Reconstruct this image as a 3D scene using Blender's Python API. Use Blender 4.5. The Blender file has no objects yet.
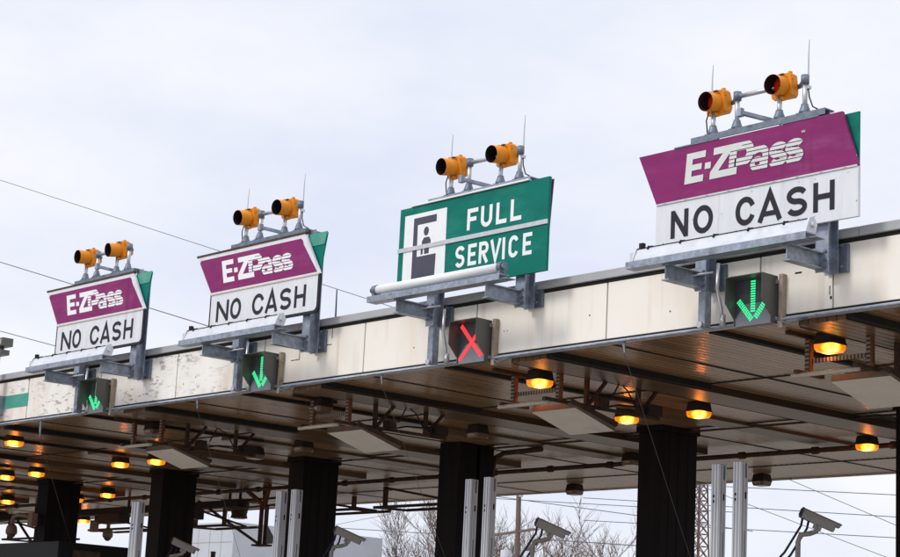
import bpy, bmesh, math, random
from mathutils import Vector, Matrix
random.seed(7)
S = bpy.context.scene
COL = S.collection
R = math.radians
# ------------------------------------------------------------------ camera
# world: X along the canopy front (right), Y away under the canopy, Z up; origin at the lens, ground 1.6 m below
F, YAW, PITCH, ROLL = 1939.19, -0.857333, 0.206619, 0.050944
cy, sy, cp, sp = math.cos(YAW), math.sin(YAW), math.cos(PITCH), math.sin(PITCH)
fw = Vector((sy*cp, cy*cp, sp)); rt = Vector((cy, -sy, 0)); up = rt.cross(fw)
r2 = rt*math.cos(ROLL) + up*math.sin(ROLL); u2 = up*math.cos(ROLL) - rt*math.sin(ROLL)
cam = bpy.data.cameras.new('camera'); cam.sensor_width = 36; cam.lens = F/900*36
cam.clip_start = 0.1; cam.clip_end = 5000
co = bpy.data.objects.new('camera', cam); COL.objects.link(co)
m3 = Matrix((r2, u2, -fw)).transposed(); co.matrix_world = m3.to_4x4()
S.camera = co
S.view_settings.view_transform = 'Standard'; S.view_settings.look = 'None'
S.view_settings.exposure = 0.0; S.view_settings.gamma = 1; S.view_settings.use_curve_mapping = False
# ------------------------------------------------------------------ sky: bright overcast
SUN_EL, SUN_AZ = R(38), R(200)      # azimuth clockwise from +Y
w = bpy.data.worlds.new('World'); S.world = w; w.use_nodes = True
nt = w.node_tree; nt.nodes.clear(); N = nt.nodes.new; L = nt.links.new
out = N('ShaderNodeOutputWorld'); bg = N('ShaderNodeBackground'); bg.inputs['Strength'].default_value = 0.1
sk = N('ShaderNodeTexSky'); sk.sky_type = 'NISHITA'; sk.sun_disc = False
sk.sun_elevation = SUN_EL; sk.sun_rotation = SUN_AZ; sk.dust_density = 2.0
tc = N('ShaderNodeTexCoord'); mp = N('ShaderNodeMapping'); mp.inputs['Scale'].default_value = (1.5, 1.5, 3.6); mp.inputs['Location'].default_value = (2.35, 1.1, 0.9)
no = N('ShaderNodeTexNoise'); no.inputs['Scale'].default_value = 2.2; no.inputs['Detail'].default_value = 7
no.inputs['Roughness'].default_value = 0.55
cr = N('ShaderNodeValToRGB')
cr.color_ramp.elements[0].position = 0.36; cr.color_ramp.elements[0].color = (0.765, 0.815, 0.96, 1)
cr.color_ramp.elements[1].position = 0.64; cr.color_ramp.elements[1].color = (0.97, 0.98, 1.03, 1)
sx = N('ShaderNodeSeparateXYZ'); mr = N('ShaderNodeMapRange')
mr.inputs['From Min'].default_value = 0.36; mr.inputs['From Max'].default_value = 0.9
mr.inputs['To Min'].default_value = 10.35; mr.inputs['To Max'].default_value = 17.0
vm = N('ShaderNodeVectorMath'); vm.operation = 'SCALE'
mx = N('ShaderNodeMix'); mx.data_type = 'RGBA'; mx.clamp_result = False; mx.inputs['Factor'].default_value = 0.93
L(tc.outputs['Generated'], mp.inputs['Vector']); L(mp.outputs['Vector'], no.inputs['Vector'])
L(no.outputs['Fac'], cr.inputs['Fac']); L(tc.outputs['Generated'], sx.inputs['Vector'])
L(sx.outputs['Z'], mr.inputs['Value']); L(cr.outputs['Color'], vm.inputs[0]); L(mr.outputs['Result'], vm.inputs['Scale'])
L(sk.outputs['Color'], mx.inputs['A']); L(vm.outputs['Vector'], mx.inputs['B'])
L(mx.outputs['Result'], bg.inputs['Color']); L(bg.outputs['Background'], out.inputs['Surface'])
sl = bpy.data.lights.new('sun', 'SUN'); sl.energy = 1.5; sl.angle = R(14); sl.color = (1, 0.955, 0.89)
so = bpy.data.objects.new('sun', sl); COL.objects.link(so)
sd = Vector((math.sin(SUN_AZ)*math.cos(SUN_EL), math.cos(SUN_AZ)*math.cos(SUN_EL), math.sin(SUN_EL)))
so.rotation_euler = sd.to_track_quat('Z', 'Y').to_euler(); so.location = sd*60

# ------------------------------------------------------------------ materials
def mat(name, col, rough=0.6, metal=0.0, var=0.12, scale=3.0, bump=0.0, dirt=None, stretch=(1, 1, 1), spec=0.25, dscale=1.0, damt=(0.5, 0.7), streak=None, sst=(6, 1, 0.15), samt=(0.55, 0.8), sscale=1.0):
    m = bpy.data.materials.new(name); m.use_nodes = True
    t = m.node_tree; b = t.nodes['Principled BSDF']; n = t.nodes.new; l = t.links.new
    b.inputs['Roughness'].default_value = rough; b.inputs['Metallic'].default_value = metal
    b.inputs['Specular IOR Level'].default_value = spec
    g = n('ShaderNodeNewGeometry'); mp = n('ShaderNodeMapping'); mp.inputs['Scale'].default_value = stretch
    l(g.outputs['Position'], mp.inputs['Vector'])
    no = n('ShaderNodeTexNoise'); no.inputs['Scale'].default_value = scale; no.inputs['Detail'].default_value = 6
    no.inputs['Roughness'].default_value = 0.65
    l(mp.outputs['Vector'], no.inputs['Vector'])
    cr = n('ShaderNodeValToRGB'); e = cr.color_ramp.elements
    e[0].position = 0.3; e[1].position = 0.7
    e[0].color = tuple(c*(1-var) for c in col)+(1,); e[1].color = tuple(min(1, c*(1+var)) for c in col)+(1,)
    l(no.outputs['Fac'], cr.inputs['Fac']); last = cr.outputs['Color']
    if dirt:
        n2 = n('ShaderNodeTexNoise'); n2.inputs['Scale'].default_value = dscale; n2.inputs['Detail'].default_value = 8
        n2.inputs['Roughness'].default_value = 0.7
        m2 = n('ShaderNodeMapping'); m2.inputs['Scale'].default_value = stretch; m2.inputs['Location'].default_value = (3.7, 1.3, 9.1)
        l(g.outputs['Position'], m2.inputs['Vector']); l(m2.outputs['Vector'], n2.inputs['Vector'])
        r = n('ShaderNodeMapRange'); r.inputs['From Min'].default_value = damt[0]; r.inputs['From Max'].default_value = damt[1]
        l(n2.outputs['Fac'], r.inputs['Value'])
        mx = n('ShaderNodeMix'); mx.data_type = 'RGBA'; mx.inputs['B'].default_value = dirt+(1,)
        l(r.outputs['Result'], mx.inputs['Factor']); l(last, mx.inputs['A']); last = mx.outputs['Result']
    if streak:
        n4 = n('ShaderNodeTexNoise'); n4.inputs['Scale'].default_value = sscale; n4.inputs['Detail'].default_value = 4
        m4 = n('ShaderNodeMapping'); m4.inputs['Scale'].default_value = sst; m4.inputs['Location'].default_value = (1.7, 5.3, 2.1)
        l(g.outputs['Position'], m4.inputs['Vector']); l(m4.outputs['Vector'], n4.inputs['Vector'])
        n5 = n('ShaderNodeTexNoise'); n5.inputs['Scale'].default_value = 0.9; l(g.outputs['Position'], n5.inputs['Vector'])
        r4 = n('ShaderNodeMapRange'); r4.inputs['From Min'].default_value = samt[0]; r4.inputs['From Max'].default_value = samt[1]; l(n4.outputs['Fac'], r4.inputs['Value'])
        r5 = n('ShaderNodeMapRange'); r5.inputs['From Min'].default_value = 0.42; r5.inputs['From Max'].default_value = 0.6; l(n5.outputs['Fac'], r5.inputs['Value'])
        mu = n('ShaderNodeMath'); mu.operation = 'MULTIPLY'; l(r4.outputs['Result'], mu.inputs[0]); l(r5.outputs['Result'], mu.inputs[1])
        m6 = n('ShaderNodeMix'); m6.data_type = 'RGBA'; m6.inputs['B'].default_value = streak+(1,)
        l(mu.outputs[0], m6.inputs['Factor']); l(last, m6.inputs['A']); last = m6.outputs['Result']
    l(last, b.inputs['Base Color'])
    if bump:
        bp = n('ShaderNodeBump'); bp.inputs['Strength'].default_value = bump; bp.inputs['Distance'].default_value = 0.02
        l(no.outputs['Fac'], bp.inputs['Height']); l(bp.outputs['Normal'], b.inputs['Normal'])
    return m

def emis(name, col, strength, base=(0.02, 0.02, 0.02)):
    m = bpy.data.materials.new(name); m.use_nodes = True
    b = m.node_tree.nodes['Principled BSDF']; b.inputs['Base Color'].default_value = base+(1,)
    b.inputs['Emission Color'].default_value = col+(1,); b.inputs['Emission Strength'].default_value = strength
    return m

GALV = mat('galvanised_steel', (0.30, 0.34, 0.41), 0.45, 0.55, 0.28, 9, 0.05, dirt=(0.17, 0.18, 0.20), dscale=5)
GALVD = mat('dull_galvanised', (0.16, 0.19, 0.24), 0.5, 0.4, 0.3, 9, 0.05)
ENAM = mat('trough_enamel', (0.60, 0.62, 0.67), 0.45, 0.1, 0.08, 3, dirt=(0.45, 0.46, 0.48), stretch=(1, 1, 1), dscale=4, damt=(0.5, 0.8))
ALU = mat('aluminium', (0.56, 0.57, 0.60), 0.38, 0.6, 0.10, 3, 0, stretch=(6, 6, 0.5), dirt=(0.36, 0.37, 0.39), dscale=3, damt=(0.55, 0.8))
PIPE = mat('pipe_metal', (0.50, 0.51, 0.53), 0.35, 0.7, 0.12, 6)
PURPLE = mat('purple_sheeting', (0.225, 0.023, 0.130), 0.55, 0, 0.12, 1.2, 0.02, dirt=(0.255, 0.05, 0.165), stretch=(0.7, 1, 3), dscale=1.2, spec=0.12, streak=(0.13, 0.015, 0.075), sst=(9, 1, 0.35), samt=(0.55, 0.95))
WHITE = mat('white_sheeting', (0.70, 0.72, 0.76), 0.5, 0, 0.05, 2, 0.02, dirt=(0.55, 0.57, 0.60), stretch=(2.5, 1, 0.6), dscale=1.5, damt=(0.52, 0.85), spec=0.12, streak=(0.48, 0.47, 0.45), sst=(9, 1, 0.35), samt=(0.56, 0.95))
GREEN = mat('green_sheeting', (0.0005, 0.155, 0.12), 0.55, 0, 0.10, 1.2, 0.02, dirt=(0.012, 0.20, 0.155), stretch=(1, 1, 2.5), dscale=1.4, spec=0.12, streak=(0.02, 0.115, 0.09), sst=(10, 1, 0.3), samt=(0.55, 0.95))
GREENF = mat('faded_green_stripe', (0.06, 0.30, 0.23), 0.6, 0, 0.15, 3, 0, dirt=(0.25, 0.42, 0.36), dscale=3, damt=(0.5, 0.9))
BLACKV = mat('black_lettering', (0.022, 0.021, 0.028), 0.7, 0, 0.15, 4)
SILVERV = mat('silver_lettering', (0.62, 0.66, 0.64), 0.5, 0, 0.06, 4)
WHITEV = mat('white_lettering', (0.80, 0.82, 0.84), 0.5, 0, 0.03, 4)
PICT = mat('pictogram_grey', (0.065, 0.065, 0.095), 0.6, 0, 0.12, 4)
YELLOW = mat('amber_paint', (0.76, 0.262, 0.014), 0.5, 0, 0.10, 6, 0, dirt=(0.42, 0.15, 0.02), dscale=7, damt=(0.55, 0.8))
LINING = mat('visor_lining', (0.030, 0.012, 0.010), 0.7, 0, 0.2, 9)
BLACK = mat('visor_black', (0.012, 0.011, 0.011), 0.7, 0, 0.1, 4)
REDL = mat('red_lens', (0.75, 0.035, 0.010), 0.25, 0, 0.1, 20)
FASC = mat('cream_panel', (0.85, 0.815, 0.745), 0.55, 0, 0.03, 0.8, 0, dirt=(0.72, 0.50, 0.31), stretch=(0.9, 1, 0.25), dscale=0.8, damt=(0.52, 1.0), streak=(0.45, 0.33, 0.24), sst=(5, 1, 0.12), samt=(0.56, 1.0))
FASCW = mat('weathered_panel', (0.82, 0.80, 0.76), 0.65, 0, 0.07, 2, 0.03, dirt=(0.56, 0.38, 0.25), stretch=(0.9, 1, 0.4), dscale=1.0, damt=(0.47, 0.85), streak=(0.42, 0.39, 0.36), sst=(3.5, 1, 11), samt=(0.56, 0.62), sscale=1.6)
SCUFF = mat('panel_scuff', (0.30, 0.30, 0.29), 0.8, 0, 0.3, 14)
RUST = mat('rust', (0.16, 0.065, 0.03), 0.8, 0, 0.4, 8, dirt=(0.05, 0.025, 0.02), dscale=6)
RUSTB = mat('rust_brown_steel', (0.075, 0.042, 0.028), 0.7, 0.1, 0.4, 6, dirt=(0.03, 0.02, 0.016), dscale=5)
COPING = mat('grey_coping', (0.40, 0.405, 0.42), 0.5, 0.1, 0.12, 2, stretch=(0.6, 1, 2))
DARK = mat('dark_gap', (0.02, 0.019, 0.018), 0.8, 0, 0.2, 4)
TRIM = mat('pale_trim', (0.55, 0.57, 0.62), 0.4, 0.4, 0.12, 4)
COLB = mat('black_column_paint', (0.007, 0.0058, 0.006), 0.6, 0, 0.35, 2, stretch=(3, 3, 0.3), dirt=(0.014, 0.009, 0.007), dscale=1.5, spec=0.12)
HOUS = mat('lamp_housing_brown', (0.035, 0.024, 0.019), 0.6, 0, 0.2, 6)
SIGBOX = mat('signal_box_grey', (0.10, 0.098, 0.092), 0.38, 0, 0.12, 4, spec=0.5)
SIGIN = mat('signal_face_grey', (0.07, 0.075, 0.085), 0.45, 0, 0.12, 5)
SIGPL = mat('signal_plate_grey', (0.19, 0.20, 0.235), 0.5, 0, 0.08, 5)
PANEL = mat('antenna_panel', (0.74, 0.71, 0.66), 0.55, 0, 0.05, 1.5, dirt=(0.6, 0.55, 0.48), dscale=1.5)
PANELS = mat('antenna_side', (0.17, 0.125, 0.10), 0.6, 0, 0.2, 4)
RAILM = mat('weathered_rail', (0.36, 0.30, 0.23), 0.7, 0, 0.2, 8, dirt=(0.14, 0.10, 0.075), dscale=6)
PALEB = mat('pale_bar', (0.50, 0.45, 0.38), 0.5, 0, 0.15, 12)
CCTV = mat('camera_housing', (0.40, 0.40, 0.40), 0.5, 0.1, 0.08, 4)
CCTVD = mat('camera_dark', (0.07, 0.07, 0.085), 0.5, 0, 0.1, 4)
BLUEC = mat('dark_blue_cable', (0.02, 0.022, 0.06), 0.5, 0, 0.1, 4)
DOMEM = mat('dome_housing', (0.22, 0.16, 0.12), 0.5, 0, 0.1, 4)
CABLE = mat('black_cable', (0.02, 0.02, 0.022), 0.6, 0, 0.1, 4)
STRING = mat('grey_wire', (0.13, 0.13, 0.15), 0.6, 0, 0.1, 4)
BARK = mat('bare_twig_bark', (0.15, 0.105, 0.085), 0.9, 0, 0.25, 2)
POLEM = mat('weathered_pole_wood', (0.16, 0.12, 0.11), 0.85, 0, 0.2, 2, stretch=(3, 3, 0.3))
TOWER = mat('tower_steel', (0.13, 0.08, 0.065), 0.7, 0.2, 0.2, 2)
PALEW = mat('pale_cladding', (0.50, 0.52, 0.57), 0.6, 0, 0.05, 1)
BOOTH = mat('booth_dark', (0.006, 0.006, 0.008), 0.7, 0, 0.2, 3)
ASPH = mat('asphalt', (0.085, 0.085, 0.09), 0.9, 0, 0.25, 0.6)
CONC = mat('pale_concrete', (0.31, 0.275, 0.23), 0.9, 0, 0.15, 0.7, dirt=(0.2, 0.18, 0.15), dscale=0.4)
GREENL = emis('green_led', (0.03, 1.0, 0.34), 1.25, (0.02, 0.3, 0.12))
REDLED = emis('red_led', (1.0, 0.045, 0.05), 1.35, (0.3, 0.02, 0.02))
OFFLENS = mat('unlit_lens', (0.20, 0.135, 0.085), 0.25, 0, 0.2, 8)
PALELENS = mat('pale_lens', (0.42, 0.36, 0.30), 0.25, 0, 0.1, 8)
DOT = mat('rivet_grey', (0.28, 0.29, 0.31), 0.6, 0, 0.2, 9)

# lamp lens: two hot bulbs behind amber ribbed glass
def lens_material():
    m = bpy.data.materials.new('amber_lit_lens'); m.use_nodes = True
    t = m.node_tree; b = t.nodes['Principled BSDF']; n = t.nodes.new; l = t.links.new
    b.inputs['Base Color'].default_value = (0.5, 0.16, 0.01, 1); b.inputs['Roughness'].default_value = 0.2
    tc = n('ShaderNodeTexCoord')
    acc = None
    for px in (-0.10, 0.10):
        d = n('ShaderNodeVectorMath'); d.operation = 'DISTANCE'; d.inputs[1].default_value = (px, -px*0.9, -0.245)
        l(tc.outputs['Object'], d.inputs[0])
        r = n('ShaderNodeMapRange'); r.interpolation_type = 'SMOOTHSTEP'
        r.inputs['From Min'].default_value = 0.03; r.inputs['From Max'].default_value = 0.20
        r.inputs['To Min'].default_value = 1; r.inputs['To Max'].default_value = 0
        l(d.outputs['Value'], r.inputs['Value'])
        if acc is None: acc = r.outputs['Result']
        else:
            a = n('ShaderNodeMath'); a.operation = 'MAXIMUM'; l(acc, a.inputs[0]); l(r.outputs['Result'], a.inputs[1]); acc = a.outputs[0]
    no = n('ShaderNodeTexNoise'); no.inputs['Scale'].default_value = 14; l(tc.outputs['Object'], no.inputs['Vector'])
    k = n('ShaderNodeMath'); k.operation = 'MULTIPLY_ADD'; l(no.outputs['Fac'], k.inputs[0]); k.inputs[1].default_value = 0.5; k.inputs[2].default_value = -0.25
    a = n('ShaderNodeMath'); a.operation = 'ADD'; a.use_clamp = True; l(acc, a.inputs[0]); l(k.outputs[0], a.inputs[1])
    cr = n('ShaderNodeValToRGB'); e = cr.color_ramp.elements
    e[0].position = 0; e[0].color = (1, 0.23, 0.0, 1); e[1].position = 1; e[1].color = (1, 0.80, 0.20, 1)
    x = cr.color_ramp.elements.new(0.5); x.color = (1, 0.50, 0.018, 1)
    l(a.outputs[0], cr.inputs['Fac']); l(cr.outputs['Color'], b.inputs['Emission Color'])
    s = n('ShaderNodeMapRange'); s.inputs['To Min'].default_value = 0.85; s.inputs['To Max'].default_value = 4.0
    l(a.outputs[0], s.inputs['Value']); l(s.outputs['Result'], b.inputs['Emission Strength'])
    return m
LENS = lens_material()

# soffit planks run along Y; joints as thin dark lines, slight gloss so the lamps mirror in it
def soffit_material(name, ca, cb, rough):
    m = bpy.data.materials.new(name); m.use_nodes = True
    t = m.node_tree; b = t.nodes['Principled BSDF']; n = t.nodes.new; l = t.links.new
    g = n('ShaderNodeNewGeometry'); s = n('ShaderNodeSeparateXYZ'); l(g.outputs['Position'], s.inputs['Vector'])
    dv = n('ShaderNodeMath'); dv.operation = 'DIVIDE'; l(s.outputs['X'], dv.inputs[0]); dv.inputs[1].default_value = 0.155
    fr = n('ShaderNodeMath'); fr.operation = 'FRACT'; l(dv.outputs[0], fr.inputs[0])
    fl = n('ShaderNodeMath'); fl.operation = 'FLOOR'; l(dv.outputs[0], fl.inputs[0])
    wn = n('ShaderNodeTexWhiteNoise'); wn.noise_dimensions = '1D'; l(fl.outputs[0], wn.inputs['W'])
    mp = n('ShaderNodeMapping'); mp.inputs['Scale'].default_value = (1.0, 0.35, 1); l(g.outputs['Position'], mp.inputs['Vector'])
    no = n('ShaderNodeTexNoise'); no.inputs['Scale'].default_value = 0.9; no.inputs['Detail'].default_value = 7; no.inputs['Roughness'].default_value = 0.65
    l(mp.outputs['Vector'], no.inputs['Vector'])
    ad = n('ShaderNodeMath'); ad.operation = 'MULTIPLY_ADD'; l(wn.outputs['Value'], ad.inputs[0]); ad.inputs[1].default_value = 0.22; l(no.outputs['Fac'], ad.inputs[2])
    cr = n('ShaderNodeValToRGB'); e = cr.color_ramp.elements
    e[0].position = 0.38; e[0].color = cb+(1,); e[1].position = 0.85; e[1].color = ca+(1,)
    l(ad.outputs[0], cr.inputs['Fac'])
    lt = n('ShaderNodeMath'); lt.operation = 'LESS_THAN'; l(fr.outputs[0], lt.inputs[0]); lt.inputs[1].default_value = 0.13
    mx = n('ShaderNodeMix'); mx.data_type = 'RGBA'; l(lt.outputs[0], mx.inputs['Factor']); l(cr.outputs['Color'], mx.inputs['A'])
    mx.inputs['B'].default_value = tuple(c*0.55 for c in cb)+(1,)
    l(mx.outputs['Result'], b.inputs['Base Color'])
    # ribs: a shallow crown across each plank
    pp = n('ShaderNodeMath'); pp.operation = 'PINGPONG'; l(fr.outputs[0], pp.inputs[0]); pp.inputs[1].default_value = 0.5
    n3 = n('ShaderNodeTexNoise'); n3.inputs['Scale'].default_value = 6; l(g.outputs['Position'], n3.inputs['Vector'])
    am = n('ShaderNodeMath'); am.operation = 'MULTIPLY_ADD'; l(n3.outputs['Fac'], am.inputs[0]); am.inputs[1].default_value = 0.5; l(pp.outputs[0], am.inputs[2])
    bp = n('ShaderNodeBump'); bp.inputs['Strength'].default_value = 0.35; bp.inputs['Distance'].default_value = 0.02
    l(am.outputs[0], bp.inputs['Height']); l(bp.outputs['Normal'], b.inputs['Normal'])
    b.inputs['Roughness'].default_value = rough; b.inputs['Specular IOR Level'].default_value = 0.13
    return m
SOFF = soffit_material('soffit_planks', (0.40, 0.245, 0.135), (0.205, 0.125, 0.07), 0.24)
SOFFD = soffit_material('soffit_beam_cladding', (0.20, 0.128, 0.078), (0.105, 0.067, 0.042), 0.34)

# perforated strut channel: holes as a repeating dark slot pattern
def perf_material(axis):
    m = bpy.data.materials.new('perforated_strut'); m.use_nodes = True
    t = m.node_tree; b = t.nodes['Principled BSDF']; n = t.nodes.new; l = t.links.new
    g = n('ShaderNodeNewGeometry'); s = n('ShaderNodeSeparateXYZ'); l(g.outputs['Position'], s.inputs['Vector'])
    q = n('ShaderNodeMath'); q.operation = 'DIVIDE'; l(s.outputs[axis], q.inputs[0]); q.inputs[1].default_value = 0.06
    f = n('ShaderNodeMath'); f.operation = 'FRACT'; l(q.outputs[0], f.inputs[0])
    lt = n('ShaderNodeMath'); lt.operation = 'LESS_THAN'; l(f.outputs[0], lt.inputs[0]); lt.inputs[1].default_value = 0.5
    mx = n('ShaderNodeMix'); mx.data_type = 'RGBA'; l(lt.outputs[0], mx.inputs['Factor'])
    mx.inputs['A'].default_value = (0.05, 0.03, 0.02, 1); mx.inputs['B'].default_value = (0.26, 0.22, 0.18, 1)
    l(mx.outputs['Result'], b.inputs['Base Color']); b.inputs['Roughness'].default_value = 0.7
    return m
PERF = perf_material('Z'); PERFX = perf_material('X')

# ------------------------------------------------------------------ mesh helpers
class MB:
    def __init__(s): s.b = bmesh.new()
    def box(s, x0, x1, y0, y1, z0, z1, bev=0.0):
        v = [s.b.verts.new(p) for p in ((x0,y0,z0),(x1,y0,z0),(x1,y1,z0),(x0,y1,z0),(x0,y0,z1),(x1,y0,z1),(x1,y1,z1),(x0,y1,z1))]
        fs = [s.b.faces.new([v[i] for i in q]) for q in ((3,2,1,0),(4,5,6,7),(0,1,5,4),(1,2,6,5),(2,3,7,6),(3,0,4,7))]
        if bev: bmesh.ops.bevel(s.b, geom=list({e for f in fs for e in f.edges}), offset=bev, segments=2, affect='EDGES', profile=0.6)
        return s
    def tube(s, pts, r, n=10, cap=True):
        pts = [Vector(p) for p in pts]; rs = r if isinstance(r, (list, tuple)) else [r]*len(pts)
        rings = []; ref = None
        for i, p in enumerate(pts):
            d = (pts[min(i+1, len(pts)-1)]-pts[max(i-1, 0)]).normalized()
            if ref is None: ref = Vector((0, 0, 1)) if abs(d.z) < 0.9 else Vector((1, 0, 0))
            a = d.cross(ref).normalized(); c = a.cross(d).normalized(); ref = c
            rings.append([s.b.verts.new(p+(a*math.cos(2*math.pi*k/n)+c*math.sin(2*math.pi*k/n))*rs[i]) for k in range(n)])
        for A, B in zip(rings, rings[1:]):
            for k in range(n): f = s.b.faces.new((A[k], A[(k+1) % n], B[(k+1) % n], B[k])); f.smooth = n > 6
        if cap: s.b.faces.new(rings[0][::-1]); s.b.faces.new(rings[-1])
        return s
    def bar(s, p, q, w, h, upv=(0, 0, 1)):       # square bar between two points
        p, q = Vector(p), Vector(q); d = (q-p).normalized(); u = Vector(upv)
        if abs(d.dot(u)) > 0.95: u = Vector((0, 1, 0))
        a = d.cross(u).normalized()*w/2; c = a.cross(d).normalized()*h/2
        v = [s.b.verts.new(o+i*a+j*c) for o in (p, q) for i, j in ((-1,-1),(1,-1),(1,1),(-1,1))]
        for f in ((0,1,2,3),(7,6,5,4),(0,4,5,1),(1,5,6,2),(2,6,7,3),(3,7,4,0)): s.b.faces.new([v[i] for i in f])
        return s
    def poly(s, pts): s.b.faces.new([s.b.verts.new(p) for p in pts]); return s
    def prism(s, pts, d):                          # polygon swept by vector d
        d = Vector(d); A = [s.b.verts.new(p) for p in pts]; B = [s.b.verts.new(Vector(p)+d) for p in pts]
        s.b.faces.new(A); s.b.faces.new(B[::-1]); n = len(A)
        for i in range(n): s.b.faces.new((A[i], B[i], B[(i+1) % n], A[(i+1) % n]))
        return s
    def xz(s, pts, y, t): return s.prism([(x, y, z) for x, z in pts], (0, t, 0))
    def build(s, name, m, parent=None, smooth=False):
        bmesh.ops.recalc_face_normals(s.b, faces=s.b.faces[:])
        off = parent.location.copy() if parent and not parent.parent else Vector((0, 0, 0))
        if parent and parent.parent: off = parent.parent.location.copy()
        if parent and off.length: bmesh.ops.translate(s.b, verts=s.b.verts[:], vec=-off)
        me = bpy.data.meshes.new(name); s.b.to_mesh(me); s.b.free(); me.materials.append(m)
        o = bpy.data.objects.new(name, me); COL.objects.link(o)
        if parent: o.parent = parent
        return o
def tag(o, label=None, cat=None, group=None, kind=None):
    if label: o['label'] = label
    if cat: o['category'] = cat
    if group: o['group'] = group
    if kind: o['kind'] = kind
    return o
def thing(name, loc, label, cat, group=None):
    o = bpy.data.objects.new(name, None); COL.objects.link(o); o.location = loc
    o.empty_display_size = 0.2
    return tag(o, label, cat, group)
def move_to_base(o):                               # mesh thing: origin to its base
    vs = o.data.vertices; c = Vector((sum(v.co.x for v in vs)/len(vs), sum(v.co.y for v in vs)/len(vs), min(v.co.z for v in vs)))
    o.data.transform(Matrix.Translation(-c)); o.location = c; return o
def copy_tree(o, loc, label):
    r = o.copy(); COL.objects.link(r); r.location = loc; r['label'] = label
    for c in list(o.children):
        k = c.copy(); COL.objects.link(k); k.parent = r
        for g in list(c.children): q = g.copy(); COL.objects.link(q); q.parent = k
    return r

# ---- flat lettering: strokes become convex quads in (x, z)
def stroke(pts, wd, closed=False):
    P = [Vector(p) for p in pts]; P = [p for i, p in enumerate(P) if i == 0 or (p-P[i-1]).length > 1e-4]
    if closed and (P[0]-P[-1]).length < 1e-4: P.pop()
    n = len(P); Ls, Rs = [], []
    for i in range(n):
        a = P[i]-P[i-1] if (i > 0 or closed) else P[1]-P[0]
        b = P[(i+1) % n]-P[i] if (i < n-1 or closed) else P[-1]-P[-2]
        a.normalize(); b.normalize(); na = Vector((-a.y, a.x)); nb = Vector((-b.y, b.x)); m = na+nb
        m = na if m.length < 1e-6 else m.normalized(); k = max(0.35, m.dot(na))
        Ls.append(P[i]+m*wd/2/k); Rs.append(P[i]-m*wd/2/k)
    q = [[Ls[i], Rs[i], Rs[i+1], Ls[i+1]] for i in range(n-1)]
    if closed: q.append([Ls[-1], Rs[-1], Rs[0], Ls[0]])
    return q
def arc(cx, cz, rx, rz, a0, a1, n=14): return [(cx+rx*math.cos(R(a0+(a1-a0)*i/n)), cz+rz*math.sin(R(a0+(a1-a0)*i/n))) for i in range(n+1)]
def letter(ch, wd, h, t):
    """list of stroke quad lists; box (0..wd, 0..h), stroke t"""
    e = t/2; a, b = e, wd-e; c, d = e, h-e; W = wd/2
    if ch == 'N': return [stroke([(a,0),(a,h)], t), stroke([(b,0),(b,h)], t), stroke([(a,h-e*0.6),(b,e*0.6)], t)]
    if ch == 'H': return [stroke([(a,0),(a,h)], t), stroke([(b,0),(b,h)], t), stroke([(a+e,h*.5),(b-e,h*.5)], t*.95)]
    if ch == 'A': return [stroke([(a*.9,0),(W,h-e*.3),(wd-a*.9,0)], t), stroke([(wd*.27,h*.27),(wd*.73,h*.27)], t*.9)]
    if ch == 'L': return [stroke([(a,h),(a,e),(wd,e)], t)]
    if ch == 'F': return [stroke([(a,0),(a,d),(wd,d)], t), stroke([(a+e,h*.5),(wd*.86,h*.5)], t)]
    if ch == 'E': return [stroke([(wd,d),(a,d),(a,c),(wd,c)], t), stroke([(a+e,h*.51),(wd*.88,h*.51)], t)]
    if ch == 'V': return [stroke([(a*.8,h),(W,e*.4),(wd-a*.8,h)], t)]
    if ch == 'I': return [stroke([(W,0),(W,h)], t)]
    if ch == 'U':
        r = W-e; return [stroke([(a,h),(a,c+r)]+arc(W,c+r,r,r,180,360)+[(b,c+r),(b,h)], t)]
    if ch == 'O':
        r = W-e; k = min(r*1.15, h/2-e); return [stroke(arc(W,d-k,r,k,0,180)+arc(W,c+k,r,k,180,360), t, True)]
    if ch == 'C':
        r = W-e; k = min(r*1.15, h/2-e); return [stroke(arc(W,d-k,r,k,22,180)+arc(W,c+k,r,k,180,338), t)]
    if ch == 'R': 
        r = h*.25-e*.5; return [stroke([(a,0),(a,d),(b-r,d)]+arc(b-r,d-r,r,r,90,-90)[1:]+[(a+e,d-2*r)], t), stroke([(W*.98,d-2*r-e*.9),(b+e*.2,0)], t)]
    if ch == 'S':
        r = W-e; k = (h-t)/4; return [stroke(arc(W,d-k,r,k,20,270,20)+arc(W,c+k,r,k,90,-160,20)[1:], t)]
    return []
def put_text(mb, txt, y, h, t, spec, zbase):
    """spec: list of (x0, width) per character"""
    for (x0, wd), ch in zip(spec, txt):
        for i, st in enumerate(letter(ch, wd, h, t)):
            for q in st: mb.poly([(x0+p[0], y-i*0.0007, zbase+p[1]) for p in q])
def clipz(poly, z, keep_above):
    o = []
    for i in range(len(poly)):
        p, q = poly[i], poly[(i+1) % len(poly)]; ip = (p[1] >= z) == keep_above; iq = (q[1] >= z) == keep_above
        if ip: o.append(p)
        if ip != iq:
            s = (z-p[1])/(q[1]-p[1]); o.append(Vector((p[0]+(q[0]-p[0])*s, z)))
    return o
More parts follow.
